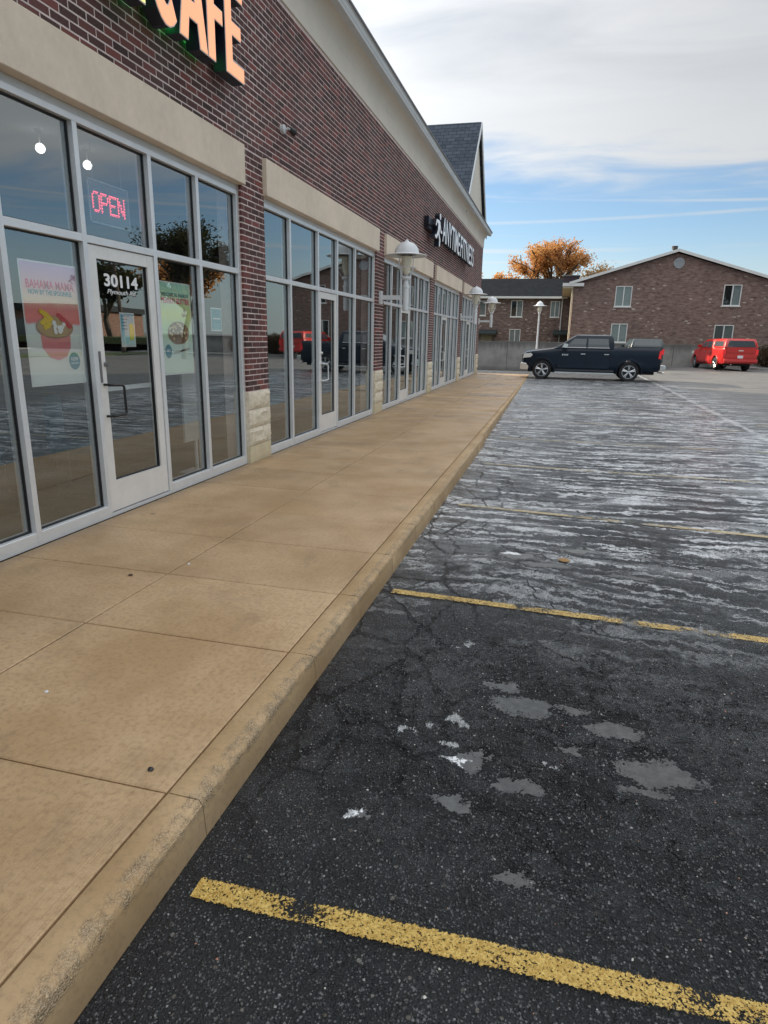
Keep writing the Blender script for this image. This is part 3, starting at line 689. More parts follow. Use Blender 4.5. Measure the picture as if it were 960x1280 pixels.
# ================================================================== SHOP BUILDING
shop = thing('shop_building', 'long brick shop building with beige lintels, glass shopfronts and blue gabled roof', 'building', (0, 16, 0))
def sb(mb, name, m, parent=None, **k):
    return local(mb, shop).build(name, m, parent or shop, **k)
Y_END = 32.02; Y_BEG = -6.0
PIER = [(7.50 + 5.975 * k, 8.135 + 5.975 * k) for k in range(-2, 4)] + [(31.40, Y_END)]
ZB, ZLT, ZBT = 3.265, 3.685, 5.63      # lintel bottom, lintel top, brick top
XB = .035                               # brick face
mb = MB(); mb.box(-.30, .0328, Y_BEG, Y_END - .01, ZLT - .02, 6.0); sb(mb, 'wall_core', M_MORTAR)
mb = MB(); mb.box(-14, -13.7, Y_BEG, Y_END, -.3, 6.0); mb.box(-13.7, -.30, Y_END - .3, Y_END, -.3, 6.0); mb.box(-13.7, -.30, Y_BEG, Y_BEG + .3, -.3, 6.0)
sb(mb, 'back_wall', M_FARB)
mb = MB(); mb.box(-14.2, .05, Y_BEG - .1, Y_END + .05, 6.0, 6.12); sb(mb, 'flat_roof', M_CONCC)
# bricks: real blocks; the biggest 300 in view are single parts
BL, BH, CO = .192, .0545, .0677
cands = []
def brick_row(y0, y1, z, xf, off, depth=.03):
    y = y0 - off
    while y < y1:
        a, b = max(y, y0), min(y + BL, y1)
        if b - a > .03: cands.append((a, b, z, xf, depth))
        y += BL + .0105
nc = int((ZBT - ZLT) / CO)
for c in range(nc): brick_row(Y_BEG + .2, Y_END, ZLT + .008 + c * CO, XB, (BL + .0105) / 2 * (c % 2) + .03)
ZS = .905
for (a, b) in PIER:
    c = 0; z = ZS + .006
    while z + BH < ZLT + .002:
        brick_row(a + .003, b - .003, z, XB, (BL + .0105) / 2 * (c % 2) + .02); z += CO; c += 1
def score(bk):
    a, b, z, xf, d = bk
    p = project((xf, (a + b) / 2, z + BH / 2)); q_ = project((xf, b, z)); r_ = project((xf, a, z))
    if not p or not (0 < p[0] < 960 and 0 < p[1] < 1280): return 0
    return abs(q_[0] - r_[0]) * F_PX * BH / p[2]
cands.sort(key=score, reverse=True)
shared = {}
rest = MB()
for i, (a, b, z, xf, d) in enumerate(cands):
    if i < 300:
        L = round(b - a, 3)
        if L not in shared:
            m_ = MB(); m_.box(-d, 0, 0, L, 0, BH); me = m_.mesh('brick', M_BRICK)
            bevel(me, .0018); shared[L] = me
        o = bpy.data.objects.new('brick', shared[L]); o.location = (xf + ru(-.0015, .0015), a - 16, z); link(o, shop)
    else:
        x1 = xf + ru(-.0015, .0015)
        rest.box(xf - d, x1, a, b, z, z + BH)
sb(rest, 'brickwork', M_BRICK, kind='stuff')
# bed course ledge above the bays is closed by the lintels
BAYS = [(PIER[k][1], PIER[k + 1][0]) for k in range(len(PIER) - 1)]
for (a, b) in BAYS:
    mb = MB(); mb.box(-.10, .095, a - .025, b + .025, ZB, ZLT)
    me = local(mb, shop).mesh('lintel_panel', M_STUCCO); bevel(me, .006)
    link(bpy.data.objects.new('lintel_panel', me), shop)
for (a, b) in PIER:
    mb = MB(); mb.box(-.28, .0325, a + .004, b - .004, -.10, ZLT - .02); pc = sb(mb, 'pier_core', M_MORTAR)
    heights = [(.0, .215, 0), (.223, .445, 1), (.453, .675, 1), (.683, .898, 1)]
    for (z0, z1, rockf) in heights:
        m_ = MB(); n1, n2 = 12, 5
        vs = []
        for j in range(n2 + 1):
            for i in range(n1 + 1):
                ed = i in (0, n1) or j in (0, n2)
                x = .045 + (0 if ed else (ru(.010, .034) if rockf else .010))
                vs.append((x, a + .002 + (b - a - .004) * i / n1, z0 + (z1 - z0) * j / n2))
        fs = [(j * (n1 + 1) + i, j * (n1 + 1) + i + 1, (j + 1) * (n1 + 1) + i + 1, (j + 1) * (n1 + 1) + i) for j in range(n2) for i in range(n1)]
        k = len(vs); vs += [(-.02, a + .002, z0), (-.02, b - .002, z0), (-.02, b - .002, z1), (-.02, a + .002, z1)]
        c0, c1, c2, c3 = 0, n1, (n2 + 1) * (n1 + 1) - 1, n2 * (n1 + 1)
        bottom = [j for j in range(n1 + 1)]; topr = [n2 * (n1 + 1) + j for j in range(n1, -1, -1)]
        lft = [j * (n1 + 1) for j in range(n2, -1, -1)]; rgt = [j * (n1 + 1) + n1 for j in range(n2 + 1)]
        fs += [tuple([k, k + 1] + bottom[::-1]), tuple([k + 2, k + 3] + topr[::-1]), tuple([k + 3, k] + lft[::-1]), tuple([k + 1, k + 2] + rgt[::-1])]
        m_.add(vs, fs)
        sb(m_, 'stone_block', M_STONE if rockf else M_STONES, pc, smooth=25)
# cornice: flat band, outward cove, white gutter
prof = [(-.2, ZBT - .004), (.055, ZBT - .004), (.060, ZBT + .30)]
for k in range(9):
    an = math.pi / 2 * k / 8; prof.append((.061 + .214 * (1 - math.cos(an)), ZBT + .30 + .25 * math.sin(an)))
prof += [(-.2, ZBT + .56)]
mb = MB(); mb.prism([(x, z) for x, z in prof], Y_BEG, Y_END + .02, 'xz'); sb(mb, 'cornice', M_CORN, smooth=35)
mb = MB(); mb.prism([(.22, 6.172), (.335, 6.165), (.345, 6.20), (.355, 6.215), (.365, 6.28), (.385, 6.285), (.385, 6.30), (.22, 6.30)], Y_BEG, Y_END + .25, 'xz'); sb(mb, 'gutter', M_GUT)
mb = MB(); mb.prism([(.385, 6.293), (.40, 6.293), (.40, 6.33), (.2, 6.34), (.2, 6.32), (.385, 6.31)], Y_BEG, Y_END + .26, 'xz'); sb(mb, 'roof_edge', mat('dark_edge', (.10, .10, .11), .5))
# gabled roof at the far end
AP = (28.55, 9.78); NF = (25.35, 6.10); FF = (32.35, 6.12)
def sheet(p, q_, x0, x1, th, name, m):
    (ya, za), (yb, zb) = p, q_
    d = Vector((0, yb - ya, zb - za)).normalized(); nrm = Vector((0, -d.z, d.y)) * th
    if nrm.z < 0: nrm = -nrm
    m_ = MB(); m_.add([(x0, ya, za), (x1, ya, za), (x1, yb, zb), (x0, yb, zb), (x0, ya + nrm.y, za + nrm.z), (x1, ya + nrm.y, za + nrm.z), (x1, yb + nrm.y, zb + nrm.z), (x0, yb + nrm.y, zb + nrm.z)],
              [(0, 1, 2, 3), (4, 7, 6, 5), (0, 4, 5, 1), (1, 5, 6, 2), (2, 6, 7, 3), (3, 7, 4, 0)])
    return sb(m_, name, m)
sheet(NF, AP, -8.5, .10, .06, 'roof_slope', M_SHB); sheet(FF, AP, -8.5, .10, .06, 'roof_slope', M_SHB)
mb = MB(); mb.prism([(NF[0] + .2, 6.1), (FF[0] - .2, 6.1), (AP[0], AP[1] - .12)], -.28, -.02, 'yz'); sb(mb, 'gable_wall', M_CORN)
mb = MB(); mb.prism([(NF[0] + .2, 6.1), (FF[0] - .2, 6.1), (AP[0], AP[1] - .12)], -8.4, -8.2, 'yz'); sb(mb, 'gable_wall', M_CORN)
def rake(p, q_, w):
    (ya, za), (yb, zb) = p, q_
    m_ = MB(); d = Vector((0, yb - ya, zb - za)).normalized(); nn = Vector((0, -d.z, d.y)) * w
    if nn.z > 0: nn = -nn
    m_.add([(x, y, z) for x in (.102, .14) for (y, z) in ((ya, za + .05), (yb, zb + .05), (yb + nn.y * .0, zb - w * 1.5), (ya + nn.y, za + nn.z))],
           [(0, 1, 2, 3), (4, 7, 6, 5), (0, 4, 5, 1), (1, 5, 6, 2), (2, 6, 7, 3), (3, 7, 4, 0)])
    sb(m_, 'rake_board', M_GUT)
rake(NF, AP, .10); rake(FF, AP, .10)

# ---- shopfronts
ZF, ZT = 3.205, 2.322                  # frame head, transom centre
def bay(a, b, mulls, door, first=False, inner=True):
    """window wall of one bay: sill, head, transom, mullions, panes; one leaf door (its pieces are sub-parts)"""
    m_ = MB()
    m_.box(-.14, 0, a, b, 0.0, .028)                                 # threshold strip
    f = sb(m_, 'shopfront_frame', M_ALU)
    def piece(nm, *bx, m=M_ALU):
        q_ = MB(); q_.box(*bx); me = local(q_, shop).mesh(nm, m); bevel(me, .003)
        return link(bpy.data.objects.new(nm, me), f)
    edges = [a] + mulls + [b]
    w = .026
    for k, y in enumerate(edges):
        if k == 0: piece('jamb', -.13, 0, a, a + .05, .028, ZF)
        elif k == len(edges) - 1: piece('jamb', -.13, 0, b - .05, b, .028, ZF)
        else: piece('mullion', -.13, 0.0015, y - w, y + w, .028, ZF - .05)
    piece('head_rail', -.13, -.0008, a + .05, b - .05, ZF - .05, ZF)
    q_ = MB(); q_.box(-.13, -.012, a, b, ZF + .002, ZB - .002); sb(q_, 'head_flashing', M_GUT, f)
    for k in range(len(edges) - 1):
        y0 = edges[k] + (.05 if k == 0 else w); y1 = edges[k + 1] - (.05 if k == len(edges) - 2 else w)
        isd = (k == door)
        piece('transom_rail', -.13, -.001, y0, y1, ZT - .03, ZT + .03)
        lows = [] if isd else [(.028 + .075, ZT - .03)]
        if not isd: piece('sill_rail', -.13, -.001, y0, y1, .028, .103)
        for (z0, z1) in lows + [(ZT + .03, ZF - .05)]:
            q_ = MB(); q_.box(-.063, -.055, y0, y1, z0, z1); sb(q_, 'glass_pane', M_GLASS, f)
            q_ = MB(); g = .012
            q_.box(-.075, -.045, y0, y0 + g, z0, z1); q_.box(-.075, -.045, y1 - g, y1, z0, z1)
            q_.box(-.075, -.045, y0 + g, y1 - g, z1 - g, z1); q_.box(-.075, -.045, y0 + g, y1 - g, z0, z0 + g)
            sb(q_, 'gasket', M_GASK, f)
        if isd:
            y0 += .008; y1 -= .008; zt = ZT - .038
            q_ = MB(); st_ = .095
            q_.box(-.075, -.012, y0, y0 + st_, .04, zt); q_.box(-.075, -.012, y1 - st_, y1, .04, zt)
            q_.box(-.075, -.013, y0 + st_, y1 - st_, zt - .10, zt); q_.box(-.075, -.013, y0 + st_, y1 - st_, .04, .31)
            dr = sb(q_, 'door', M_ALUD)
            q_ = MB(); q_.box(-.05, -.043, y0 + st_, y1 - st_, .31, zt - .10); sb(q_, 'door_glass', M_GLASS, dr)
            q_ = MB(); g = .010
            for bx in ((y0 + st_, y0 + st_ + g, .31, zt - .10), (y1 - st_ - g, y1 - st_, .31, zt - .10), (y0 + st_ + g, y1 - st_ - g, .31, .32), (y0 + st_ + g, y1 - st_ - g, zt - .11, zt - .10)):
                q_.box(-.055, -.030, *bx)
            sb(q_, 'door_gasket', M_GASK, dr)
            hm = M_BLACK if first else M_ALU
            q_ = MB(); hy = y0 + .05
            q_.tube([(-.012, hy, 1.16), (.05, hy, 1.16), (.062, hy + .018, 1.157), (.066, hy + .14, 1.15), (.064, hy + .165, 1.135), (.064, hy + .17, .91), (.064, hy + .155, .895), (.05, hy + .02, .89), (-.012, hy, .89)], .011, 8)
            sb(q_, 'pull_handle', hm, dr, smooth=60)
            q_ = MB(); q_.cyl((-.012, hy + .04, 1.33), (.008, hy + .04, 1.33), .022, n=14); q_.cyl((.008, hy + .04, 1.33), (.014, hy + .04, 1.33), .012, n=10)
            sb(q_, 'lock_cylinder', M_ALU if not first else mat('dull_steel', (.25, .25, .26), .35, metal=.8), dr, smooth=60)
            if first:
                q_ = MB(); q_.box(-.012, -.004, y0 + .012, y0 + .034, 1.18, 1.44); sb(q_, 'latch_guard', mat('dull_steel', (.25, .25, .26), .35, metal=.8), dr)
                q_ = MB(); q_.box(-.09, -.077, y0 + .04, y1 - .04, 1.09, 1.13); sb(q_, 'push_bar', M_ALU, dr)
    return f
D = [.80, .83, .98, .84, .90]
bay(*BAYS[1], [3.09, 3.945, 4.785, 5.755, 6.585], 3, first=True)
b0 = BAYS[0]; bay(*b0, [b0[0] + .9, b0[0] + 1.8, b0[0] + 2.8, b0[0] + 3.7, b0[0] + 4.5], 2)
bay(*BAYS[2], [9.06, 10.19, 11.13, 12.16], 2)
bay(*BAYS[3], [14.98, 15.93, 16.93, 17.93, 18.75], 2)
b4 = BAYS[4]; bay(*b4, [b4[0] + .9, b4[0] + 1.75, b4[0] + 2.75, b4[0] + 3.6, b4[0] + 4.45], 2)
b5 = BAYS[5]; bay(*b5, [b5[0] + .95, b5[0] + 1.85, b5[0] + 2.85, b5[0] + 3.8, b5[0] + 4.6], 2)
# interior shell
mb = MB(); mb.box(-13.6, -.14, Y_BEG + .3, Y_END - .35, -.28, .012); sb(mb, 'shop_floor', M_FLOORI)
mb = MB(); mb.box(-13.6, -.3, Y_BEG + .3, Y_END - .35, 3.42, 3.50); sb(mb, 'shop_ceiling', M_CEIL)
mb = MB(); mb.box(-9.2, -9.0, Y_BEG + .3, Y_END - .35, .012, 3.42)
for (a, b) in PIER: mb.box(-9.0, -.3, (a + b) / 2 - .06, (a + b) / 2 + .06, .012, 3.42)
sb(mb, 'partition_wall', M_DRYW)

def tph(name, label, cat, loc, group=None): return thing(name, label, cat, loc, 0, group)
# ceiling discs seen through the upper panes
for (x, y, lab) in ((-1.15, 5.75, 'white globe pendant light above the pane with the pink poster'), (-1.13, 6.38, 'white globe pendant light above the OPEN sign'),
                    (-3.6, 6.1, 'white globe pendant light deeper inside the cafe')):
    t_ = tph('ceiling_light', lab, 'ceiling light', (x, y, 3.42), 'round ceiling lights inside the cafe')
    m_ = MB(); m_.lathe([(0, -.204)] + [(0.044 * math.sin(a), -.16 - .044 * math.cos(a)) for a in [k * math.pi / 8 for k in range(1, 8)]] + [(0, -.116)], n=20); m_.build('light_globe', M_DISC, t_, smooth=80)
    m_ = MB(); m_.cyl((0, 0, -.11), (0, 0, 0), .006, n=6); m_.lathe([(.03, -.02), (.035, 0), (0, 0)], n=12); m_.build('stem', M_TRIM, t_)
# chairs and stand inside
def chair(x, y, rz, label):
    t_ = thing('cafe_chair', label, 'chair', (x, y, .012), rz, 'teal chairs inside the cafe')
    m_ = MB(); m_.box(-.21, .21, -.21, .21, .42, .47); m_.build('seat', M_TEAL, t_)
    m_ = MB(); m_.prism([(-.20, .47), (.20, .47), (.22, .92), (.16, .97), (-.16, .97), (-.22, .92)], -.23, -.19, 'yz'); m_.build('backrest', M_TEAL, t_)
    for sx in (-1, 1):
        for sy in (-1, 1):
            m_ = MB(); m_.cyl((sx * .19, sy * .19, 0), (sx * .17, sy * .17, .42), .014, n=8); m_.build('leg', M_BLACK, t_)
    return t_
chair(-.9, 5.55, .4, 'teal chair right behind the glass of the cafe door'); chair(-1.5, 4.9, 2.2, 'teal chair at the table behind the pink poster')
chair(-1.2, 3.9, -.9, 'teal chair behind the leftmost glass pane')
t_ = tph('cafe_table', 'small round pedestal table standing behind the pink poster', 'table', (-1.0, 4.5, .012))
m_ = MB(); m_.lathe([(0, .74), (.36, .74), (.37, .72), (.36, .705), (0, .705)], n=28); m_.build('table_top', mat('dark_laminate', (.04, .06, .07), .4), t_)
m_ = MB(); m_.cyl((0, 0, .02), (0, 0, .70), .035, n=12); m_.lathe([(0, .02), (.24, .0), (.22, .02), (.05, .04)], n=20); m_.build('pedestal', M_BLACK, t_)
t_ = tph('sign_stand', 'white blank board on a thin stand behind the green poster', 'sign', (-.30, 6.78, .012))
m_ = MB(); m_.box(-.012, .012, -.24, .17, .38, 1.32); m_.build('board', mat('white_board', (.42, .43, .42), .6), t_)
m_ = MB(); m_.cyl((0, 0, 0), (0, 0, .38), .02, n=10); m_.box(-.15, .15, -.15, .15, 0, .015); m_.build('foot', M_GUT, t_)

# ---- posters and stickers behind the glass
def pm(name, c): return mat('print_' + name, c, .35)
def flat(poly, x, m, parent, name='print', th=.0012):
    q_ = MB(); q_.prism(poly, x, x + th, 'yz'); return local(q_, parent).build(name, m, parent)
def ell(cy, cz, ry, rz, n=24, a0=0, a1=2 * math.pi, jit=0.0):
    full = abs(a1 - a0 - 2 * math.pi) < .01
    k = n if full else n + 1
    return [(cy + ry * math.cos(a0 + (a1 - a0) * i / n) * (1 + ru(-jit, jit)), cz + rz * math.sin(a0 + (a1 - a0) * i / n) * (1 + ru(-jit, jit))) for i in range(k)]
def rect(y0, y1, z0, z1): return [(y0, z0), (y1, z0), (y1, z1), (y0, z1)]
def poster_base(x, y0, y1, z0, z1, label, bands, name='window_poster'):
    t_ = tph(name, label, 'poster', (x, y0, z0), 'posters stuck inside the cafe windows')
    q_ = MB(); q_.box(x - .0015, x, y0, y1, z0, z1); local(q_, t_).build('paper', pm('paper', (.86, .86, .84)), t_)
    m = bpy.data.materials.new('poster_background'); m.use_nodes = True; t = NT(m.node_tree)
    s = t.n('ShaderNodeSeparateXYZ', {0: t.n('ShaderNodeNewGeometry').outputs['Position']})
    f = t.math('DIVIDE', t.math('SUBTRACT', s.outputs[2], z0), z1 - z0)
    f = t.math('ADD', f, t.math('MULTIPLY', t.math('SUBTRACT', t.noise(t.n('ShaderNodeNewGeometry').outputs['Position'], 9, 4, .6), .5), .05))
    cr = t.n('ShaderNodeValToRGB', {0: f}); e = cr.color_ramp.elements
    e[0].position, e[0].color = bands[0][0], c4(bands[0][1]); e[1].position, e[1].color = bands[-1][0], c4(bands[-1][1])
    for p_, c_ in bands[1:-1]: q2 = e.new(p_); q2.color = c4(c_)
    p = t.n('ShaderNodeBsdfPrincipled', {'Base Color': cr.outputs[0], 'Roughness': .4})
    t.nt.links.new(p.outputs[0], t.n('ShaderNodeOutputMaterial').inputs[0])
    flat(rect(y0 + .012, y1 - .012, z0 + .012, z1 - .012), x + .0005, m, t_, 'printed_background')
    return t_
PX = -.078
p1 = poster_base(PX, 4.135, 4.735, 1.185, 2.10, 'large pink poster of a smoothie bowl in the pane left of the cafe door',
    [(0, (.74, .80, .76)), (.22, (.82, .80, .74)), (.50, (.74, .80, .78)), (.52, (.86, .20, .20)), (.64, (.90, .34, .30)), (.70, (.95, .70, .50)), (.80, (.92, .55, .58)), (1, (.74, .48, .78))])
x_ = PX + .003
text_obj('BAHAMA MAMA', 4.185, 1.905, x_, .062, pm('magenta', (.80, .02, .16)), p1, width=.50, depth=.001, bold=.02)
text_obj('NOW BY THE SPOONFUL', 4.20, 1.862, x_, .036, pm('teal', (.01, .20, .28)), p1, width=.46, depth=.001, bold=.015)
flat([(4.27, 1.62), (4.60, 1.62), (4.585, 1.47), (4.53, 1.40), (4.44, 1.375), (4.35, 1.40), (4.285, 1.47)], x_, pm('pink_bowl', (.80, .28, .29)), p1, 'bowl_print')
flat(ell(4.435, 1.625, .20, .085, 28), x_ + .0010, pm('bowl_rim', (.40, .22, .18)), p1, 'bowl_rim_print')
flat(ell(4.435, 1.630, .188, .078, 28), x_ + .0022, pm('granola', (.50, .36, .17)), p1, 'granola_print')
for k in range(12): flat(ell(4.33 + ru(-.05, .07), 1.655 + ru(-.03, .045), ru(.018, .032), ru(.014, .024), 7, jit=.15), x_ + .0035 + k * .0002, pm('mango', (.85, .62, .04)), p1, 'mango_print')
for k in range(9): flat(ell(4.30 + .012 * k, 1.74 - .006 * k + ru(-.012, .012), .022, .016, 7, jit=.2), x_ + .0035 + k * .0002, pm('mango', (.85, .62, .04)), p1, 'mango_print')
for k in range(12): flat(ell(4.46 + ru(-.05, .07), 1.625 + ru(-.035, .035), ru(.014, .026), ru(.012, .022), 7, jit=.2), x_ + .0060 + k * .0002, pm('coconut', (.88, .90, .88)), p1, 'coconut_print')
for k in range(9): flat(ell(4.48 + .014 * k, 1.72 - .010 * k + ru(-.008, .008), .028, .020, 7, jit=.2), x_ + .0035 + k * .0002, pm('berry', (.60, .03, .06)), p1, 'berry_print')
flat(ell(4.615, 1.365, .062, .068), x_, pm('badge', (.02, .24, .32)), p1, 'badge')
text_obj('NEW', 4.575, 1.365, x_ + .0015, .030, pm('white', (.85, .85, .85)), p1, width=.08, depth=.0008, bold=.02)
flat(rect(4.57, 4.66, 1.345, 1.351), x_ + .0015, pm('white', (.85, .85, .85)), p1, 'badge_rule')
p2 = poster_base(PX, 5.885, 6.46, 1.185, 2.095, 'pale green poster of a granola bowl in the pane right of the cafe door',
    [(0, (.70, .82, .72)), (.30, (.70, .84, .76)), (.50, (.62, .84, .52)), (.66, (.84, .90, .34)), (.80, (.70, .88, .55)), (1, (.45, .80, .68))])
text_obj('WELCOME TO PARADISE', 5.915, 1.955, x_, .034, pm('teal', (.01, .20, .28)), p2, width=.50, depth=.001, bold=.015)
text_obj('PEANUT BUTTER', 5.915, 1.885, x_, .055, pm('magenta', (.80, .02, .16)), p2, width=.51, depth=.001, bold=.02)
flat(ell(6.19, 1.60, .20, .115, 26, jit=.03), x_, pm('bowl_brown', (.25, .13, .06)), p2, 'bowl_print')
for k in range(46):
    a = ru(0, 6.28); r = math.sqrt(rnd())
    flat(ell(6.19 + .175 * r * math.cos(a), 1.615 + .095 * r * math.sin(a), ru(.012, .024), ru(.010, .018), 6, jit=.2), x_ + .002 + k * .00012, pm(*random.choice([('oat', (.62, .42, .20)), ('banana', (.80, .70, .40)), ('choc', (.22, .10, .04))])), p2, 'granola_print')
for k in range(12):
    a = ru(0, 6.28); r = math.sqrt(rnd())
    flat(ell(6.32 + .045 * r * math.cos(a), 1.80 + .04 * r * math.sin(a), .014, .012, 6, jit=.2), x_ + k * .0002, pm(*random.choice([('oat', (.62, .42, .20)), ('choc', (.22, .10, .04))])), p2, 'granola_print')
flat([(6.08, 1.42), (6.40, 1.44), (6.40, 1.455), (6.28, 1.44), (6.20, 1.41), (6.14, 1.40), (6.09, 1.40)], x_, pm('spoon', (.45, .42, .36)), p2, 'spoon_print')
flat(ell(5.985, 1.42, .058, .068), x_, pm('badge', (.02, .24, .32)), p2, 'badge')
text_obj('NEW', 5.95, 1.415, x_ + .0015, .028, pm('white', (.85, .85, .85)), p2, width=.07, depth=.0008, bold=.02)
p3 = poster_base(-.062, 5.225, 5.435, 1.47, 1.768, 'small light blue notice taped inside the glass of the cafe door',
    [(0, (.70, .78, .74)), (.3, (.42, .70, .76)), (.7, (.20, .58, .72)), (1, (.16, .50, .66))])
for k in range(5): flat(rect(5.245, 5.245 + ru(.06, .12), 1.735 - .028 * k, 1.744 - .028 * k), -.059, pm('teal', (.01, .20, .28)), p3, 'text_line')
flat([(5.345, 1.53), (5.405, 1.53), (5.42, 1.64), (5.395, 1.68), (5.35, 1.67)], -.059, pm('yellow_cup', (.74, .68, .10)), p3, 'cup_print')
flat(rect(5.26, 5.33, 1.50, 1.56), -.059, pm('palecup', (.45, .72, .74)), p3, 'cup_print')
p4 = poster_base(PX, 6.88, 7.12, 1.63, 1.885, 'small teal sticker in the last pane before the brick pier', [(0, (.45, .65, .68)), (.12, (.03, .32, .40)), (.6, (.02, .28, .36)), (1, (.03, .22, .30))])
flat(ell(7.0, 1.825, .045, .04), x_, pm('badge', (.02, .24, .32)), p4, 'badge'); flat(rect(6.92, 7.08, 1.76, 1.775), x_, pm('white', (.85, .85, .85)), p4, 'text_line')
for k in range(3): flat(rect(6.93, 7.07, 1.70 - .025 * k, 1.708 - .025 * k), x_, pm('paleteal', (.30, .55, .60)), p4, 'text_line')
num = tph('street_number', 'white number 30114 lettered on the glass of the cafe door', 'lettering', (-.041, 5.03, 1.94))
text_obj('30114', 5.03, 1.975, -.042, .105, pm('white', (.85, .85, .85)), num, name='digits', width=.47, depth=.0012, bold=.03)
text_obj('Plymouth Rd', 5.06, 1.905, -.042, .05, pm('white', (.85, .85, .85)), num, name='street_line', width=.40, depth=.0012, shear=.3)

# OPEN sign made of LED dots
op = tph('open_sign', 'hanging clear panel with OPEN in red light dots above the cafe door', 'sign', (-.36, 5.62, 2.72))
def glassy(name, col):
    m = bpy.data.materials.new(name); m.use_nodes = True; t = NT(m.node_tree)
    mx = t.n('ShaderNodeMixShader', {0: .22, 1: t.n('ShaderNodeBsdfTransparent', {0: (.9, .93, .95, 1)}).outputs[0], 2: t.n('ShaderNodeBsdfPrincipled', {'Base Color': c4(col), 'Roughness': .2}).outputs[0]})
    t.nt.links.new(mx.outputs[0], t.n('ShaderNodeOutputMaterial').inputs[0]); return m
M_ACR = glassy('clear_acrylic', (.5, .55, .58))
m_ = MB(); m_.box(-.004, .004, -.27, .28, -.17, .17); m_.build('acrylic_panel', M_ACR, op)
m_ = MB(); M_ACE = mat('acrylic_edge', (.45, .52, .56), .3)
for bx in ((-.28, -.27, -.18, .18), (.28, .29, -.18, .18), (-.28, .29, .17, .18), (-.28, .29, -.18, -.17)): m_.box(-.006, .006, *bx)
m_.build('panel_edge', M_ACE, op)
FONT5 = {'O': ['01110', '10001', '10001', '10001', '10001', '10001', '01110'], 'P': ['11110', '10001', '10001', '11110', '10000', '10000', '10000'],
         'E': ['11111', '10000', '10000', '11110', '10000', '10000', '11111'], 'N': ['10001', '11001', '11101', '10101', '10111', '10011', '10001']}
M_LED = mat('red_led', (1, .2, .25), .4, emis=(1, .10, .16), estr=1.1)
for k, ch in enumerate('OPEN'):
    m_ = MB()
    for r, row in enumerate(FONT5[ch]):
        for c, bit in enumerate(row):
            if bit == '1':
                for (oy, oz) in ((0, 0), (.0115, 0), (0, -.0125)):
                    yy = -.235 + k * .118 + c * .022 + oy; zz_ = .078 - r * .025 + oz
                    m_.cyl((.006, yy, zz_), (.010, yy, zz_), .0042, n=6)
    m_.build('led_letter', M_LED, op)
m_ = MB(); m_.cyl((0, -.2, .18), (0, -.2, .70), .0025, n=5); m_.cyl((0, .2, .18), (0, .2, .70), .0025, n=5); m_.build('hanging_wire', M_ACE, op)

# ================================================================== SIGNS
M_ORF = mat('orange_sign_face', (.90, .40, .22), .4, emis=(1, .40, .20), estr=.38)
M_YEF = mat('yellow_sign_face', (.90, .82, .30), .4, emis=(1, .9, .3), estr=.40)
cafe = tph('cafe_sign', 'large orange CAFE channel letters with black sides on the brick above the first bay', 'sign', (.04, 6.3, 4.2))
m_ = MB(); m_.box(.04, .10, 3.2, 7.05, 4.34, 4.93); local(m_, cafe).build('raceway', M_NAVY, cafe)
def letter_poly(ch, y0, z0, w, h, s):
    """block letter outlines as lists of polygons"""
    if ch == 'E': return [[(0, 0), (w, 0), (w, s), (s, s), (s, h * .5 - s * .45), (w * .86, h * .5 - s * .45), (w * .86, h * .5 + s * .45), (s, h * .5 + s * .45), (s, h - s), (w, h - s), (w, h), (0, h)]]
    if ch == 'F': return [[(0, 0), (s, 0), (s, h * .42), (w * .86, h * .42), (w * .86, h * .42 + s * .9), (s, h * .42 + s * .9), (s, h - s), (w, h - s), (w, h), (0, h)]]
    if ch == 'A':
        return [[(0, 0), (s * .95, 0), (s * 1.2, h * .24), (w - s * 1.2, h * .24), (w - s * .95, 0), (w, 0), (w / 2 + s * .62, h), (w / 2 - s * .62, h)]]
    if ch == 'C':
        o = [(w / 2 + w / 2 * math.cos(a), h / 2 + h / 2 * math.sin(a)) for a in [math.radians(x) for x in range(38, 323, 15)]]
        i = [(w / 2 + (w / 2 - s) * math.cos(a), h / 2 + (h / 2 - s) * math.sin(a)) for a in [math.radians(x) for x in range(322, 37, -15)]]
        return [o + i]
def channel(ch, y, z, w, h, s, x0, x1, face, side, parent):
    for poly in letter_poly(ch, y, z, w, h, s):
        P_ = [(y + a, z + b) for a, b in poly]
        q_ = MB(); q_.prism(P_, x0, x1, 'yz'); me = local(q_, parent).mesh('letter', [side, M_GUT])
        lo = link(bpy.data.objects.new('letter', me), parent)
        cy = sum(p[0] for p in P_) / len(P_); cz = sum(p[1] for p in P_) / len(P_)
        # face inset by a thin white trim cap
        q_ = MB(); q_.prism(P_, x1 + .0005, x1 + .006, 'yz'); local(q_, parent).build('trim_cap', mat('pale_trim_cap', (.75, .74, .72), .4), lo)
        ins = inset(P_, .010)
        q_ = MB(); q_.prism(ins, x1 + .0065, x1 + .010, 'yz'); local(q_, parent).build('letter_face', face, lo)
def inset(P_, d):
    n = len(P_); area = sum(P_[i][0] * P_[(i + 1) % n][1] - P_[(i + 1) % n][0] * P_[i][1] for i in range(n))
    sg = 1 if area > 0 else -1; out = []
    for i in range(n):
        a = Vector(P_[i - 1]); b = Vector(P_[i]); c = Vector(P_[(i + 1) % n])
        e1 = (b - a).normalized(); e2 = (c - b).normalized()
        n1 = Vector((-e1.y, e1.x)) * sg; n2 = Vector((-e2.y, e2.x)) * sg
        m = n1 + n2
        if m.length < .1: m = n1.copy()
        m = m.normalized(); k = d / max(.35, m.dot(n1)); out.append((b.x + m.x * k, b.y + m.y * k))
    return out
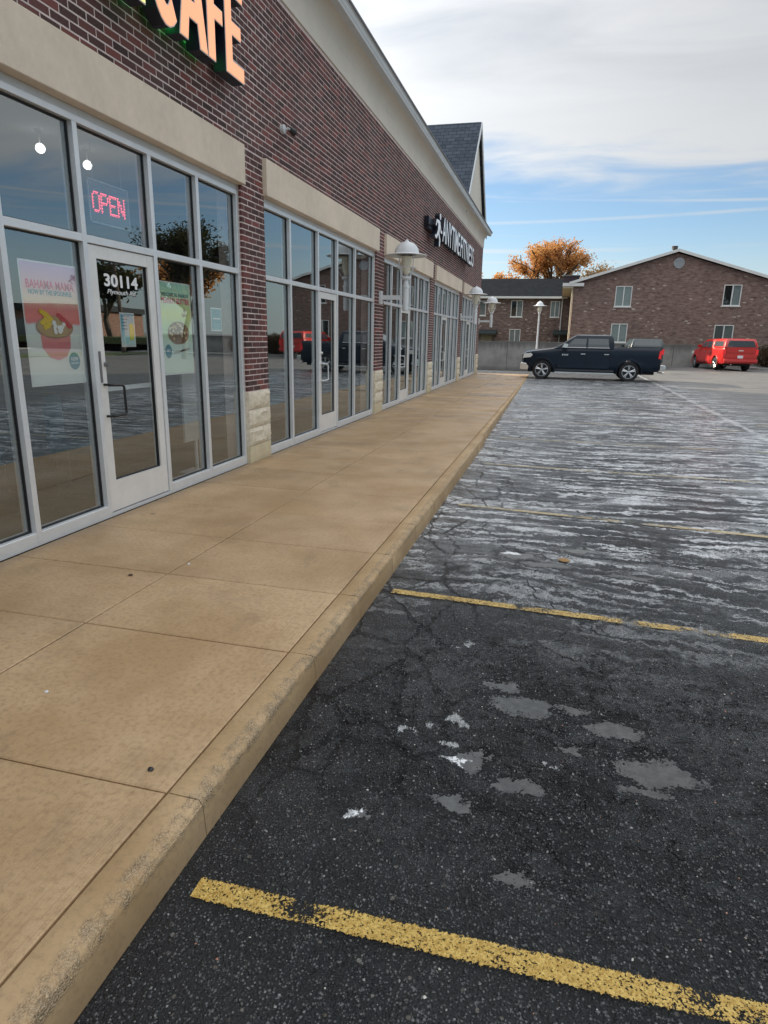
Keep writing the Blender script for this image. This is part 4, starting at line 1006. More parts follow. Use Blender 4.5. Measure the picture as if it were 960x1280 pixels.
# faces need a hole for the A: build the A as frame pieces
SX0, SX1 = .10, .24
channel('C', 5.55, 4.155, .50, .90, .165, SX0, SX1, M_ORF, M_NAVY, cafe)
channel('F', 6.50, 4.18, .36, .87, .145, SX0, SX1, M_ORF, M_NAVY, cafe)
channel('E', 6.86, 4.18, .40, .87, .145, SX0, SX1, M_ORF, M_NAVY, cafe)
def a_letter(y, z, w, h, s):
    mid = w / 2
    L = [(0, 0), (s, 0), (s * 1.22, h * .22), (mid + .0, h * .22), (mid, h * .40), (s * 1.5, h * .40), (mid, h * .80), (mid, h), (mid - s * .55, h)]
    Rr = [(w, 0), (w - s, 0), (w - s * 1.22, h * .22), (mid + .0, h * .22), (mid, h * .40), (w - s * 1.5, h * .40), (mid, h * .80), (mid, h), (mid + s * .55, h)]
    for P0 in (L, Rr):
        P_ = [(y + a, z + b) for a, b in P0]
        q_ = MB(); q_.prism(P_, SX0, SX1, 'yz'); lo = local(q_, cafe).build('letter', M_NAVY, cafe)
        q_ = MB(); q_.prism(P_, SX1 + .0005, SX1 + .006, 'yz'); local(q_, cafe).build('trim_cap', mat('pale_trim_cap', (.75, .74, .72), .4), lo)
        I0 = inset(P_, .010); I0 = [((y + mid) if abs(p[0] - (y + mid)) < .001 else i_[0], i_[1]) for p, i_ in zip(P_, I0)]
        q_ = MB(); q_.prism(I0, SX1 + .0065, SX1 + .010, 'yz'); local(q_, cafe).build('letter_face', M_ORF, lo)
a_letter(5.99, 4.18, .50, .87, .145)
channel('E', 5.06, 4.18, .42, .87, .145, SX0, SX1, M_YEF, M_NAVY, cafe)
M_GLED = mat('green_led', (.1, .9, .2), .5, emis=(.05, 1.0, .18), estr=5)
for y in (3.8, 4.4, 5.0, 5.5, 6.0, 6.55):
    m_ = MB(); m_.box(.05, .075, y - .09, y + .09, 4.318, 4.338); local(m_, cafe).build('green_led_strip', M_GLED, cafe)

gym = tph('gym_sign', 'white ANYTIME FITNESS channel letters with running figure on the far brick wall', 'sign', (.04, 22.5, 4.3))
m_ = MB(); m_.box(.04, .16, 18.2, 26.4, 4.42, 4.72); local(m_, gym).build('raceway', M_NAVY, gym)
m_ = MB(); m_.box(.16, .19, 18.05, 18.5, 4.50, 4.68); local(m_, gym).build('junction_box', M_NAVY, gym)
M_WF = mat('white_sign_face', (.80, .82, .86), .35, emis=(1, 1, 1), estr=.04)
# running figure
fig = [[(18.95, 4.72), (19.08, 4.70), (19.25, 4.52), (19.45, 4.50), (19.45, 4.43), (19.22, 4.42), (19.10, 4.55), (19.0, 4.40), (19.2, 4.25), (19.15, 4.06), (19.03, 4.06), (19.05, 4.22), (18.86, 4.35), (18.62, 4.20), (18.40, 4.22), (18.42, 4.30), (18.60, 4.30), (18.80, 4.45), (18.82, 4.60), (18.62, 4.62), (18.52, 4.50), (18.46, 4.54), (18.58, 4.70)],
       ell(19.10, 4.83, .09, .09, 12)]
for P_ in fig:
    q_ = MB(); q_.prism(P_, .16, .30, 'yz'); f_ = local(q_, gym).build('running_figure', M_NAVY, gym)
    q_ = MB(); q_.prism(inset(P_, .008), .3005, .312, 'yz'); local(q_, gym).build('figure_face', M_WF, f_)
tx = text_obj('ANYTIME', 19.55, 4.26, .16, .67, [M_WF, M_NAVY], gym, name='lettering', width=3.35, depth=.15, bold=.012)
tx = text_obj('FITNESS', 23.1, 4.26, .16, .67, [M_WF, M_NAVY], gym, name='lettering', width=3.5, depth=.15, bold=.012)

# flood light on the brick
fl = tph('flood_light', 'small black flood light on the brick wall right of the CAFE sign', 'light', (.035, 8.73, 4.17))
m_ = MB(); m_.lathe([(0, .0), (.055, .0), (.055, .045), (.045, .055), (0, .055)], n=16, axis='x'); m_.build('round_box', M_GUT, fl)
m_ = MB(); m_.tube([(.05, .01, 0), (.09, .03, .015), (.10, .06, .01)], .014, 8); m_.build('knuckle', M_GUT, fl)
m_ = MB(); m_.cyl((.10, .05, .01), (.12, .14, -.005), .030, .048, 14); m_.build('lamp_head', M_BLACK, fl)

# ================================================================== LAMPS
def lamp_head(t_, x, z):
    """head above the pole top at height z (local): glass jar, cage, brim and dome"""
    m_ = MB(); m_.lathe([(.0, .0), (.085, .0), (.10, .03), (.085, .06), (.055, .075)], (x, 0, z - .05), 20); m_.build('collar', M_WHITE, t_, smooth=40)
    m_ = MB(); m_.lathe([(.055, .03), (.10, .10), (.145, .24), (.155, .42)], (x, 0, z), 20); m_.build('glass_jar', M_GLASSH, t_, smooth=60)
    m_ = MB(); m_.lathe([(0, .02), (.04, .03), (.075, .12), (.105, .30), (.11, .40), (0, .42)], (x, 0, z), 16); m_.build('lamp_refractor', M_BULB, t_, smooth=60)
    for k in range(4):
        a = math.pi / 4 + k * math.pi / 2 + .2; m_ = MB(); pts = []
        for (r, h) in ((.06, -.02), (.12, .03), (.175, .11), (.20, .20), (.20, .42)): pts.append((x + r * math.cos(a), r * math.sin(a), z + h))
        m_.tube(pts, .009, 6); m_.build('cage_rib', M_WHITE, t_, smooth=60)
    m_ = MB(); n = 20
    m_.tube([(x + .20 * math.cos(2 * math.pi * i / n), .20 * math.sin(2 * math.pi * i / n), z + .185) for i in range(n + 1)], .008, 6); m_.build('cage_ring', M_WHITE, t_)
    m_ = MB(); m_.lathe([(.20, .43), (.41, .405), (.425, .415), (.41, .425), (.25, .455), (.245, .49)], (x, 0, z), 32); m_.build('brim', M_WHITE, t_, smooth=40)
    m_ = MB(); m_.lathe([(.25, .455), (.24, .53), (.20, .60), (.13, .655), (.04, .685), (.03, .70), (.02, .72), (0, .725)], (x, 0, z), 28); m_.build('dome', M_WHITE, t_, smooth=60)
def wall_lamp(y, label, x=.59, zarm=2.40):
    t_ = tph('wall_lamp', label, 'lamp', (.035, y, zarm), 'white lamps on arms along the shop piers')
    m_ = MB(); m_.box(.0, .045, -.075, .075, -.13, .13); m_.build('wall_plate', M_WHITE, t_)
    m_ = MB(); m_.box(.045, x - .10, -.025, .025, -.045, .045); m_.build('arm', M_WHITE, t_)
    m_ = MB(); m_.lathe([(.0, -.27), (.052, -.27), (.052, -.25), (.062, -.25), (.062, .18), (.072, .19), (.072, .23), (.055, .26), (.05, .36), (.058, .37), (.05, .40)], (x - .035, 0, 0), 20); m_.build('pole', M_WHITE, t_, smooth=40)
    lamp_head(t_, x - .035, .40); return t_
wall_lamp(13.79, 'nearest white wall lamp with domed shade on the pier after the second bay')
wall_lamp(25.75, 'white wall lamp on the pier between the last two bays')
wall_lamp(31.70, 'farthest white arm lamp, on the end pier at the far building corner', .62)
pl_ = tph('post_lamp', 'tall white post lamp with domed shade standing before the concrete wall behind the navy truck', 'lamp', (2.45, 43, zg(2.45, 43)))
zb_ = 3.22 - zg(2.45, 43)
m_ = MB(); m_.lathe([(0, 0), (.13, 0), (.13, .12), (.075, .2), (.065, zb_ * .5), (.055, zb_)], n=16); m_.build('pole', M_WHITE, pl_, smooth=40)
n_before = len(pl_.children); lamp_head(pl_, 0, zb_ + .0)
for ch in pl_.children[n_before:]:
    for v in ch.data.vertices: v.co.x *= .82; v.co.y *= .82

# ================================================================== VEHICLES
def shape_body(me, cutters):
    ob = bpy.data.objects.new('tmpb', me); COL.objects.link(ob); tmp = []
    for c in cutters:
        oc = bpy.data.objects.new('tmpc', c); COL.objects.link(oc); tmp.append(oc)
        md = ob.modifiers.new('b', 'BOOLEAN'); md.operation = 'DIFFERENCE'; md.object = oc; md.solver = 'EXACT'
    dg = bpy.context.evaluated_depsgraph_get(); out = bpy.data.meshes.new_from_object(ob.evaluated_get(dg))
    bpy.data.objects.remove(ob)
    for o_ in tmp: bpy.data.objects.remove(o_)
    return out
def ring(x0, x1, w, z, rc=.09, n=4):
    pts = []
    for (cx, cy, a0) in ((x1 - rc, w - rc, 0), (x0 + rc, w - rc, 90), (x0 + rc, -w + rc, 180), (x1 - rc, -w + rc, 270)):
        for k in range(n + 1):
            a = math.radians(a0 + 90 * k / n); pts.append((cx + rc * math.cos(a), cy + rc * math.sin(a), z))
    return pts
def loft(rings, cap=True):
    mb = MB(); n = len(rings[0]); vs = [p for r in rings for p in r]; fs = []
    for k in range(len(rings) - 1):
        for i in range(n): fs.append((k * n + i, k * n + (i + 1) % n, (k + 1) * n + (i + 1) % n, (k + 1) * n + i))
    if cap: fs += [tuple(range(n - 1, -1, -1)), tuple(range((len(rings) - 1) * n, len(rings) * n))]
    mb.add(vs, fs); return mb
CABR = [(.46, 2.92, .965, 1.31, .08), (.78, 2.91, .935, 1.50, .08), (1.16, 2.86, .86, 1.76, .09), (1.30, 2.80, .81, 1.855, .11), (1.46, 2.66, .62, 1.895, .14)]
CAPR = [(2.97, 4.80, .965, 1.385, .05), (2.96, 4.77, .945, 1.50, .06), (2.97, 4.66, .875, 1.80, .08), (3.02, 4.58, .82, 1.885, .10), (3.2, 4.4, .6, 1.91, .12)]
def interp(R, z, i):
    for a, b in zip(R[:-1], R[1:]):
        if a[3] <= z <= b[3]:
            f = (z - a[3]) / (b[3] - a[3]); return a[i] + (b[i] - a[i]) * f
    return R[-1][i]
def side_glass(R, sgn, x0, x1, z0, z1, rake=0.0, rake1=0.0, off=.006):
    m_ = MB(); zs = [z0] + [r[3] for r in R if z0 < r[3] < z1] + [z1]; vs = []
    for z in zs:
        f = (z - z0) / (z1 - z0); y = interp(R, z, 2) + off
        vs += [(x0 + rake * f, sgn * y, z), (x1 + rake1 * f, sgn * y, z)]
    m_.add(vs, [(2 * i, 2 * i + 1, 2 * i + 3, 2 * i + 2) for i in range(len(zs) - 1)])
    k = len(m_.v); m_.add([(x, y - sgn * .02, z) for x, y, z in vs], [(2 * i + 1, 2 * i, 2 * i + 2, 2 * i + 3) for i in range(len(zs) - 1)])
    return m_
def end_glass(R, front, w0, w1, z0, z1, off=.006):
    m_ = MB(); zs = [z0] + [r[3] for r in R if z0 < r[3] < z1] + [z1]; vs = []
    for z in zs:
        f = (z - z0) / (z1 - z0); x = interp(R, z, 0) - off if front else interp(R, z, 1) + off; w = w0 + (w1 - w0) * f
        vs += [(x, -w, z), (x, w, z)]
    m_.add(vs, [(2 * i, 2 * i + 1, 2 * i + 3, 2 * i + 2) for i in range(len(zs) - 1)])
    return m_
def pickup(label, loc, rz, paint, cap=False, tyre_dark=False, badge=False):
    t_ = thing('pickup_truck', label, 'pickup truck', loc, rz)
    ST = [(-.84, .50, .98, .80), (-.80, .44, 1.06, .88), (-.66, .40, 1.14, .94), (-.3, .38, 1.20, .985), (.2, .36, 1.265, 1.0), (.55, .36, 1.32, 1.0), (1.3, .36, 1.335, 1.0), (2.86, .36, 1.345, 1.0), (2.90, .37, 1.385, 1.0), (3.6, .38, 1.39, 1.0), (4.55, .42, 1.39, 1.0), (4.72, .44, 1.39, .985), (4.76, .46, 1.37, .97)]
    rings = []
    for (x, zb, zt, w) in ST:
        hood = x < .6
        h = [(w * .90, zb), (w * .975, zb + .12), (w, zb + .30), (w * .985, zb + (zt - zb) * .62), (w * 1.0, zt - .20), (w * .985, zt - .09), (w * .93, zt - .012), (w * .6, zt + (.035 if hood else .01)), (0, zt + (.05 if hood else .015))]
        pts = [(x, -y, z) for y, z in h] + [(x, y, z) for y, z in h[-2::-1]]
        rings.append(pts)
    mb = MB(); n = len(rings[0]); fs = []
    for k in range(len(rings) - 1):
        for i in range(n): fs.append((k * n + i, k * n + (i + 1) % n, (k + 1) * n + (i + 1) % n, (k + 1) * n + i))
    fs += [tuple(range(n)), tuple(range(len(rings) * n - 1, (len(rings) - 1) * n - 1, -1))]
    mb.add([p for r in rings for p in r], fs); me = mb.mesh('body', paint)
    cut = []
    for wx in (0, 3.57):
        for sy in (-1, 1):
            c = MB(); c.cyl((wx, sy * .70, .40), (wx, sy * 1.2, .40), .475, n=32); cut.append(c.mesh('c', M_UNDER))
    if not cap:
        c = MB(); c.box(3.02, 4.68, -.84, .84, .80, 1.9); cut.append(c.mesh('c', paint))
    me = shape_body(me, cut); shade(me, 32)
    me.materials.clear(); me.materials.append(paint)
    body = link(bpy.data.objects.new('body', me), t_)
    cab = loft([ring(a, b, w, z, rc) for a, b, w, z, rc in CABR]).build('cab', paint, t_, smooth=28)
    front = end_glass(CABR, True, .80, .66, 1.36, 1.78); front.build('windscreen', M_CARG, cab)
    end_glass(CABR, False, .78, .66, 1.42, 1.74).build('rear_window', M_CARG, cab)
    for s in (-1, 1):
        side_glass(CABR, s, .92, 1.76, 1.375, 1.72, .36, 0).build('side_window', M_CARG, cab)
        side_glass(CABR, s, 1.84, 2.70, 1.375, 1.735, 0, -.06).build('side_window', M_CARG, cab)
        for (xa, xb, ra, rb) in ((.90, 1.775, .36, 0), (1.825, 2.715, 0, -.06)):
            side_glass(CABR, s, xa, xb, 1.352, 1.372, 0, 0, .010).build('window_trim', M_CHROME if not cap else M_BLACK, cab)
        # doors: slightly proud skins with a dark gap line round them
        for (x0, x1) in ((.66, 1.79), (1.81, 2.74)):
            m_ = MB(); yy = 1.002
            m_.box(x0, x1, min(s * .97, s * yy), max(s * .97, s * yy), .52, 1.20); d_ = m_.build('door', paint, t_)
            m_ = MB(); xh = x1 - .22; m_.box(xh, xh + .19, min(s * 1.003, s * 1.03), max(s * 1.003, s * 1.03), 1.08, 1.115); m_.build('door_handle', M_CHROME, d_)
            for xx in (x0 - .012, x1 + .001):
                m_ = MB(); m_.box(xx, xx + .010, min(s * .975, s * .9995), max(s * .975, s * .9995), .50, 1.25); m_.build('door_gap', M_UNDER, d_)
        m_ = MB(); m_.prism([(.78, 1.36), (1.0, 1.34), (1.02, 1.50), (.86, 1.52)], s * 1.02, s * 1.20, 'xz'); m_.build('wing_mirror', M_CHROME if not cap else paint, t_)
        m_ = MB(); m_.box(.55, 2.98, min(s * .93, s * 1.05), max(s * .93, s * 1.05), .30, .34); m_.build('side_step', M_CHROME if not cap else M_BLACK, t_)
        # lights
        m_ = MB(); m_.prism([(-.83, .88), (-.50, .92), (-.42, 1.02), (-.50, 1.10), (-.80, 1.06)], s * .80, s * .965, 'xz'); m_.build('headlight', M_LENS, t_)
        m_ = MB(); m_.prism([(4.67, .98), (4.775, .96), (4.775, 1.28), (4.70, 1.29)], s * .84, s * 1.008, 'xz'); m_.build('tail_light', M_TAIL, t_)
        m_ = MB(); m_.lathe([(.475, .0), (.52, .004), (.535, .0), (.52, -.02)], n=32, axis='y')
        # wheel lips
        for wx in (0, 3.57):
            pts = [(wx + .50 * math.cos(math.radians(a)), s * 1.003, .40 + .50 * math.sin(math.radians(a))) for a in range(-12, 193, 12)]
            m_ = MB(); m_.tube(pts, .022, 6); m_.build('wheel_lip', paint, t_, smooth=60)
    for wx in (0, 3.57):
        for s in (-1, 1):
            w_ = bpy.data.objects.new('wheel', None); w_.location = (wx, s * .86, .40); link(w_, t_)
            q_ = MB(); q_.lathe([(.27, -.12), (.30, -.135), (.375, -.13), (.397, -.10), (.40, 0), (.397, .10), (.375, .13), (.30, .135), (.27, .12)], n=36, axis='y'); q_.build('tyre', M_TYRE, w_, smooth=50)
            q_ = MB(); q_.lathe([(.272, s * .125), (.262, s * .115), (.255, s * .02), (.0, s * .01)], n=32, axis='y')
            q_.build('rim_barrel', M_BLACK, w_, smooth=40)
            q_ = MB(); q_.lathe([(.275, s * .12), (.272, s * .132), (.255, s * .132), (.252, s * .11)], n=32, axis='y')
            for k in range(5):
                a = k * 2 * math.pi / 5 + .3
                for da in (-.13, .13):
                    c0, c1 = a + da * .4, a + da
                    p0 = Vector((.05 * math.cos(c0), s * .10, .05 * math.sin(c0))); p1 = Vector((.26 * math.cos(c1), s * .122, .26 * math.sin(c1)))
                    q_.cyl(p0, p1, .030, .024, 6)
            q_.lathe([(.0, s * .135), (.05, s * .132), (.065, s * .10)], n=16, axis='y')
            q_.build('rim', M_RIM, w_, smooth=40)
    m_ = MB(); m_.box(-.60, 4.6, -.72, .72, .30, .50); m_.build('underbody', M_UNDER, t_)
    # bumpers, grille, tailgate, plate
    bp = MB()
    bp.prism([(-.93, .40), (-.60, .38), (-.56, .46), (-.56, .66), (-.90, .68), (-.95, .62)], -.93, .93, 'xz'); me = bp.mesh('front_bumper', M_CHROME); bevel(me, .02, 2); link(bpy.data.objects.new('front_bumper', me), t_)
    m_ = MB(); m_.box(-.875, -.80, -.52, .52, .72, 1.03); gr = m_.build('grille', M_BLACK, t_)
    m_ = MB(); m_.box(-.89, -.87, -.56, .56, 1.02, 1.07); m_.box(-.89, -.87, -.56, .56, .69, .73); m_.box(-.89, -.87, -.03, .03, .73, 1.02); m_.box(-.89, -.87, -.56, .56, .86, .90); m_.build('grille_bar', M_CHROME, gr)
    bp = MB(); bp.prism([(4.78, .48), (4.98, .50), (5.0, .58), (4.98, .70), (4.78, .72)], -.95, .95, 'xz'); me = bp.mesh('rear_bumper', M_CHROME if not cap else paint); bevel(me, .015, 2); link(bpy.data.objects.new('rear_bumper', me), t_)
    m_ = MB(); m_.box(4.765, 4.79, -.82, .82, .80, 1.38); tg = m_.build('tailgate', paint, t_)
    m_ = MB(); m_.box(4.791, 4.80, -.14, .14, 1.18, 1.23); m_.build('tailgate_handle', M_BLACK if not cap else M_CHROME, tg)
    m_ = MB(); m_.box(4.791, 4.794, -.80, .80, 1.06, 1.075); m_.build('tailgate_crease', M_UNDER, tg)
    m_ = MB(); m_.box(5.001 if False else 4.985, 5.004, -.155, .155, .54, .70) if not cap else m_.box(4.80, 4.812, -.155, .155, .76, .92); m_.build('number_plate', M_PLATE, t_)
    m_ = MB(); m_.cyl((4.75, -.55, .42), (5.0, -.55, .38), .035, n=10); m_.build('exhaust_pipe', M_CHROME, t_)
    if cap:
        cp = loft([ring(a, b, w, z, rc) for a, b, w, z, rc in CAPR]).build('canopy', paint, t_, smooth=28)
        end_glass(CAPR, False, .82, .70, 1.42, 1.78, .010).build('canopy_rear_window', M_CARG, cp)
        for s in (-1, 1): side_glass(CAPR, s, 3.08, 4.50, 1.45, 1.74, .0, -.10).build('canopy_side_window', M_CARG, cp)
    if badge:
        for s in (-1, 1):
            m_ = MB()
            for k, (dx, w) in enumerate(((0, .06), (.075, .05), (.14, .055), (.21, .05))):
                m_.prism([(.80 + dx, 1.02), (.80 + dx + w * .8, 1.02), (.80 + dx + w, 1.085), (.80 + dx + w * .2, 1.085)], s * 1.004, s * 1.010, 'xz')
            m_.build('badge', M_CHROME, t_)
    return t_
pickup('navy crew cab pickup truck parked side on at the far kerb end with chrome wheels', (3.13, 30.50, -.035), 0, M_DKB, badge=True)
pickup('red pickup truck with red canopy over its bed, parked facing the concrete wall', (13.72, 48.85, .0), math.radians(-82), M_RED, cap=True)
pickup('dark teal pickup truck half hidden behind the navy truck, facing the concrete wall', (9.1, 48.95, -.10), math.radians(-90), M_TEALC, cap=True)

# ================================================================== RETAINING WALL, APARTMENTS
RWY = 50.4
rw = thing('retaining_wall', 'long grey concrete retaining wall with water stains behind the parked trucks', 'wall', (4, RWY, -.6))
def rw_mat():
    m = bpy.data.materials.new('stained_retaining_concrete'); m.use_nodes = True; t = NT(m.node_tree)
    co = t.n('ShaderNodeNewGeometry').outputs['Position']; s = t.n('ShaderNodeSeparateXYZ', {0: co})
    a = t.noise(co, .9, 6, .6); run = t.noise(t.scalev(co, 3.0, 3.0, .25), 1.4, 5, .65)
    c = t.mix(t.ramp(a, .35, .65), c4((.24, .235, .22)), c4((.34, .33, .31)))
    top = t.math('MULTIPLY', t.ramp(t.math('ADD', s.outputs[2], t.math('MULTIPLY', run, .9)), 1.25, 1.9), .75)
    c = t.mix(top, c, c4((.10, .098, .09)))
    c = t.mix(t.ramp(run, .55, .75, 0, .35), c, c4((.14, .135, .125)))
    c = t.mix(t.ramp(s.outputs[2], -.25, -.5, 0, .5), c, c4((.12, .115, .105)))
    bm_ = t.n('ShaderNodeBump', {'Strength': .5, 'Distance': .01, 'Height': t.noise(co, 12, 5, .6)})
    p = t.n('ShaderNodeBsdfPrincipled', {'Base Color': c, 'Roughness': .92, 'Normal': bm_.outputs[0], 'Specular IOR Level': .25})
    t.nt.links.new(p.outputs[0], t.n('ShaderNodeOutputMaterial').inputs[0]); return m
M_RW = rw_mat()
x = -16.0; k = 0
while x < 30:
    m_ = MB(); m_.box(x + .012, x + 2.29, RWY, RWY + .28, -.9, 1.475 + ru(-.012, .012)); me = local(m_, rw).mesh('concrete_panel', M_RW); bevel(me, .012)
    link(bpy.data.objects.new('concrete_panel', me), rw); x += 2.3
m_ = MB(); m_.box(-16, 30, RWY + .03, RWY + .24, -.9, 1.44); local(m_, rw).build('wall_core', M_JOINT, rw)
# upper ground behind the wall
m_ = MB(); m_.box(-60, 60, RWY + .28, 130, .6, 1.15); m_.build('lawn_behind_wall', M_GRASS, kind='structure')

def window(parent, x0, x1, y, z0, z1, blind=(.5, .52, .52), dark_left=False):
    f = MB(); w = .055
    f.box(x0, x0 + w, y - .05, y + .08, z0, z1); f.box(x1 - w, x1, y - .05, y + .08, z0, z1)
    f.box(x0 + w, x1 - w, y - .05, y + .08, z1 - w, z1); f.box(x0 + w, x1 - w, y - .05, y + .08, z0, z0 + w)
    xm = (x0 + x1) / 2; f.box(xm - .035, xm + .035, y - .045, y + .08, z0 + w, z1 - w)
    f.box(x0 - .06, x1 + .06, y - .09, y - .002, z0 - .07, z0)
    fo = local(f, parent).build('window', M_TRIM, parent)
    for k, (a, b) in enumerate(((x0 + w, xm - .035), (xm + .035, x1 - w))):
        q_ = MB(); q_.box(a, b, y + .0, y + .008, z0 + w, z1 - w); local(q_, parent).build('glass_pane', M_WGL, fo)
        if not (dark_left and k == 0):
            q_ = MB(); n = 9
            for j in range(n):
                xa = a + (b - a) * j / n; q_.box(xa, xa + (b - a) / n * .82, y + .035 + (j % 2) * .012, y + .045 + (j % 2) * .012, z0 + w, z1 - w)
            local(q_, parent).build('curtain', mat('curtain_%d' % int(blind[0] * 100), blind, .8), fo)
    q_ = MB(); q_.box(x0 + .02, x1 - .02, y + .07, y + .078, z0 + .02, z1 - .02); local(q_, parent).build('dark_room', M_GASK, fo)
M_WGL = glass_mat('house_glass', (.85, .88, .88), .06)

AY = 52.0
ap = thing('apartment_building', 'two storey brown brick apartment building with low gable facing the lot and white windows', 'building', (11, AY, 1.1))
def ab(mb, nm, m, par=None, **k): return local(mb, ap).build(nm, m, par or ap, **k)
L_, R_, ZE, ZA, XA = 4.50, 18.15, 5.62, 7.66, 11.32
# front wall with real window openings
WIN = [(7.45, 8.58, 4.06, 5.47), (14.60, 15.74, 4.16, 5.56), (7.40, 8.53, 1.55, 2.87), (14.35, 15.60, 1.55, 2.87)]
def wall_with_holes(x0, x1, z0, z1, y0, y1, holes):
    m_ = MB(); xs_ = sorted(set([x0, x1] + [h[0] for h in holes] + [h[1] for h in holes])); zs_ = sorted(set([z0, z1] + [h[2] for h in holes] + [h[3] for h in holes]))
    for a, b in zip(xs_[:-1], xs_[1:]):
        run = None
        for c, d in zip(zs_[:-1], zs_[1:]):
            hole = any(h[0] <= a and b <= h[1] and h[2] <= c and d <= h[3] for h in holes)
            if hole:
                if run: m_.box(a, b, y0, y1, run[0], run[1]); run = None
            else: run = (run[0], d) if run else (c, d)
        if run: m_.box(a, b, y0, y1, run[0], run[1])
    return m_
m_ = wall_with_holes(L_, R_, .6, ZE, AY, AY + .25, WIN)
m_.prism([(L_, ZE), (R_, ZE), (R_, ZE + .02), (XA, ZA), (L_, ZE + .02)], AY, AY + .25, 'xz'); ab(m_, 'front_wall', M_FARB)
m_ = MB(); m_.box(L_, L_ + .25, AY + .25, AY + 24, .6, ZE); m_.box(R_ - .25, R_, AY + .25, AY + 24, .6, ZE); m_.box(L_ + .25, R_ - .25, AY + 23.7, AY + 24, .6, ZE); ab(m_, 'side_wall', M_FARB)
for i, (a, b, c, d) in enumerate(WIN): window(ap, a, b, AY + .04, c, d, (.50, .53, .53) if i != 3 else (.16, .18, .18), dark_left=(i in (1, 3)))
for sgn, xe in ((-1, L_ - .35), (1, R_ + .35)):
    m_ = MB(); ze = ZE - .02; th = .10
    m_.add([(xe, AY - .30, ze), (XA, AY - .30, ZA + .12), (XA, AY + 24.3, ZA + .12), (xe, AY + 24.3, ze), (xe, AY - .30, ze + th), (XA, AY - .30, ZA + .12 + th), (XA, AY + 24.3, ZA + .12 + th), (xe, AY + 24.3, ze + th)],
           [(0, 1, 2, 3), (4, 7, 6, 5), (0, 4, 5, 1), (1, 5, 6, 2), (2, 6, 7, 3), (3, 7, 4, 0)]); ab(m_, 'roof', M_SHD)
    m_ = MB(); m_.add([(x_, y_, z_) for y_ in (AY - .34, AY - .305) for (x_, z_) in ((xe, ze - .06), (XA, ZA + .06), (XA, ZA + .25), (xe, ze + .13))],
           [(0, 1, 2, 3), (4, 7, 6, 5), (0, 4, 5, 1), (1, 5, 6, 2), (2, 6, 7, 3), (3, 7, 4, 0)]); ab(m_, 'rake_board', M_TRIM)
m_ = MB(); m_.box(3.70, 5.20, AY - .32, AY + .15, 5.44, 5.66); ab(m_, 'eave_return', M_TRIM)
m_ = MB(); m_.box(3.72, 4.48, AY - .28, AY + 24, 5.30, 5.43); ab(m_, 'soffit', mat('tan_soffit', (.42, .36, .27), .7))
m_ = MB(); m_.tube([(4.42, AY - .06, 5.30), (4.42, AY - .06, 1.2)], .05, 8); ab(m_, 'downpipe', mat('cream_paint', (.62, .52, .38), .6))
m_ = MB(); m_.lathe([(0, -.03), (.34, -.03), (.36, 0), (.36, .02)], (11.48, AY - .02, 7.0), 28, axis='y'); ab(m_, 'round_vent', mat('vent_grey', (.40, .43, .45), .6))
m_ = MB()
for k in range(7):
    zz2 = 6.76 + k * .08; hw = math.sqrt(max(.01, .32 ** 2 - (zz2 - 7.0) ** 2)); m_.box(11.48 - hw, 11.48 + hw, AY - .062, AY - .051, zz2, zz2 + .02)
ab(m_, 'vent_louvre', mat('vent_shadow', (.22, .24, .26), .7))
m_ = MB(); m_.cyl((11.15, AY + .6, 7.5), (11.15, AY + .6, 7.98), .10, n=12); m_.cyl((11.15, AY + .6, 7.98), (11.15, AY + .6, 8.10), .20, n=12); m_.cyl((11.15, AY + .6, 8.12), (11.15, AY + .6, 8.18), .22, n=12); ab(m_, 'roof_vent', mat('rust_grey', (.12, .10, .09), .6))
pb_me = None
def pale_bricks(parent, n, x0, x1, z0, z1, y, holes, slope=None):
    global pb_me
    if pb_me is None:
        q_ = MB(); q_.box(0, .21, -.008, .02, 0, .062); pb_me = q_.mesh('pale_brick', M_PALE)
    c = 0; tries = 0
    while c < n and tries < 3000:
        tries += 1
        x = ru(x0, x1); z = z0 + round((ru(z0, z1) - z0) / .075) * .075
        if any(h[0] - .3 < x < h[1] + .1 and h[2] - .15 < z < h[3] + .1 for h in holes): continue
        if slope and not slope(x, z): continue
        o = bpy.data.objects.new('pale_brick', pb_me); o.location = (x - parent.location.x, y - parent.location.y, z - parent.location.z); o.scale = (random.choice([1, 1, .5]), 1, 1)
        link(o, parent); c += 1
pale_bricks(ap, 50, L_ + .2, R_ - .4, 1.5, 7.3, AY, WIN + [(11.1, 11.9, 6.6, 7.4)], lambda x, z: z < (ZE - .25 + (x - L_) / (XA - L_) * (ZA - ZE) if x < XA else ZE - .25 + (R_ - x) / (R_ - XA) * (ZA - ZE)))

WY = 63.0
wg = thing('apartment_wing', 'lower brown brick apartment wing with dark hipped roof set back left of the gabled building', 'building', (-4, WY, 1.1))
def wb(mb, nm, m, par=None, **k): return local(mb, wg).build(nm, m, par or wg, **k)
WW = [(-.72, .33, 3.62, 5.05), (2.80, 3.60, 3.62, 5.0), (-.72, .28, 1.2, 2.53), (-4.9, -3.0, 3.7, 5.0), (-9.4, -8.3, 3.62, 5.05)]
m_ = wall_with_holes(-14, 4.7, .6, 5.28, WY, WY + .25, WW); wb(m_, 'front_wall', M_FARB2)
m_ = MB(); m_.box(-14, -13.75, WY + .25, WY + 9, .6, 5.28); m_.box(-13.75, 3.95, WY + 8.7, WY + 9, .6, 5.28); wb(m_, 'side_wall', M_FARB2)
for i, (a, b, c, d) in enumerate(WW): window(wg, a, b, WY + .04, c, d, (.34, .36, .36) if i % 2 else (.45, .47, .48), dark_left=(i == 0))
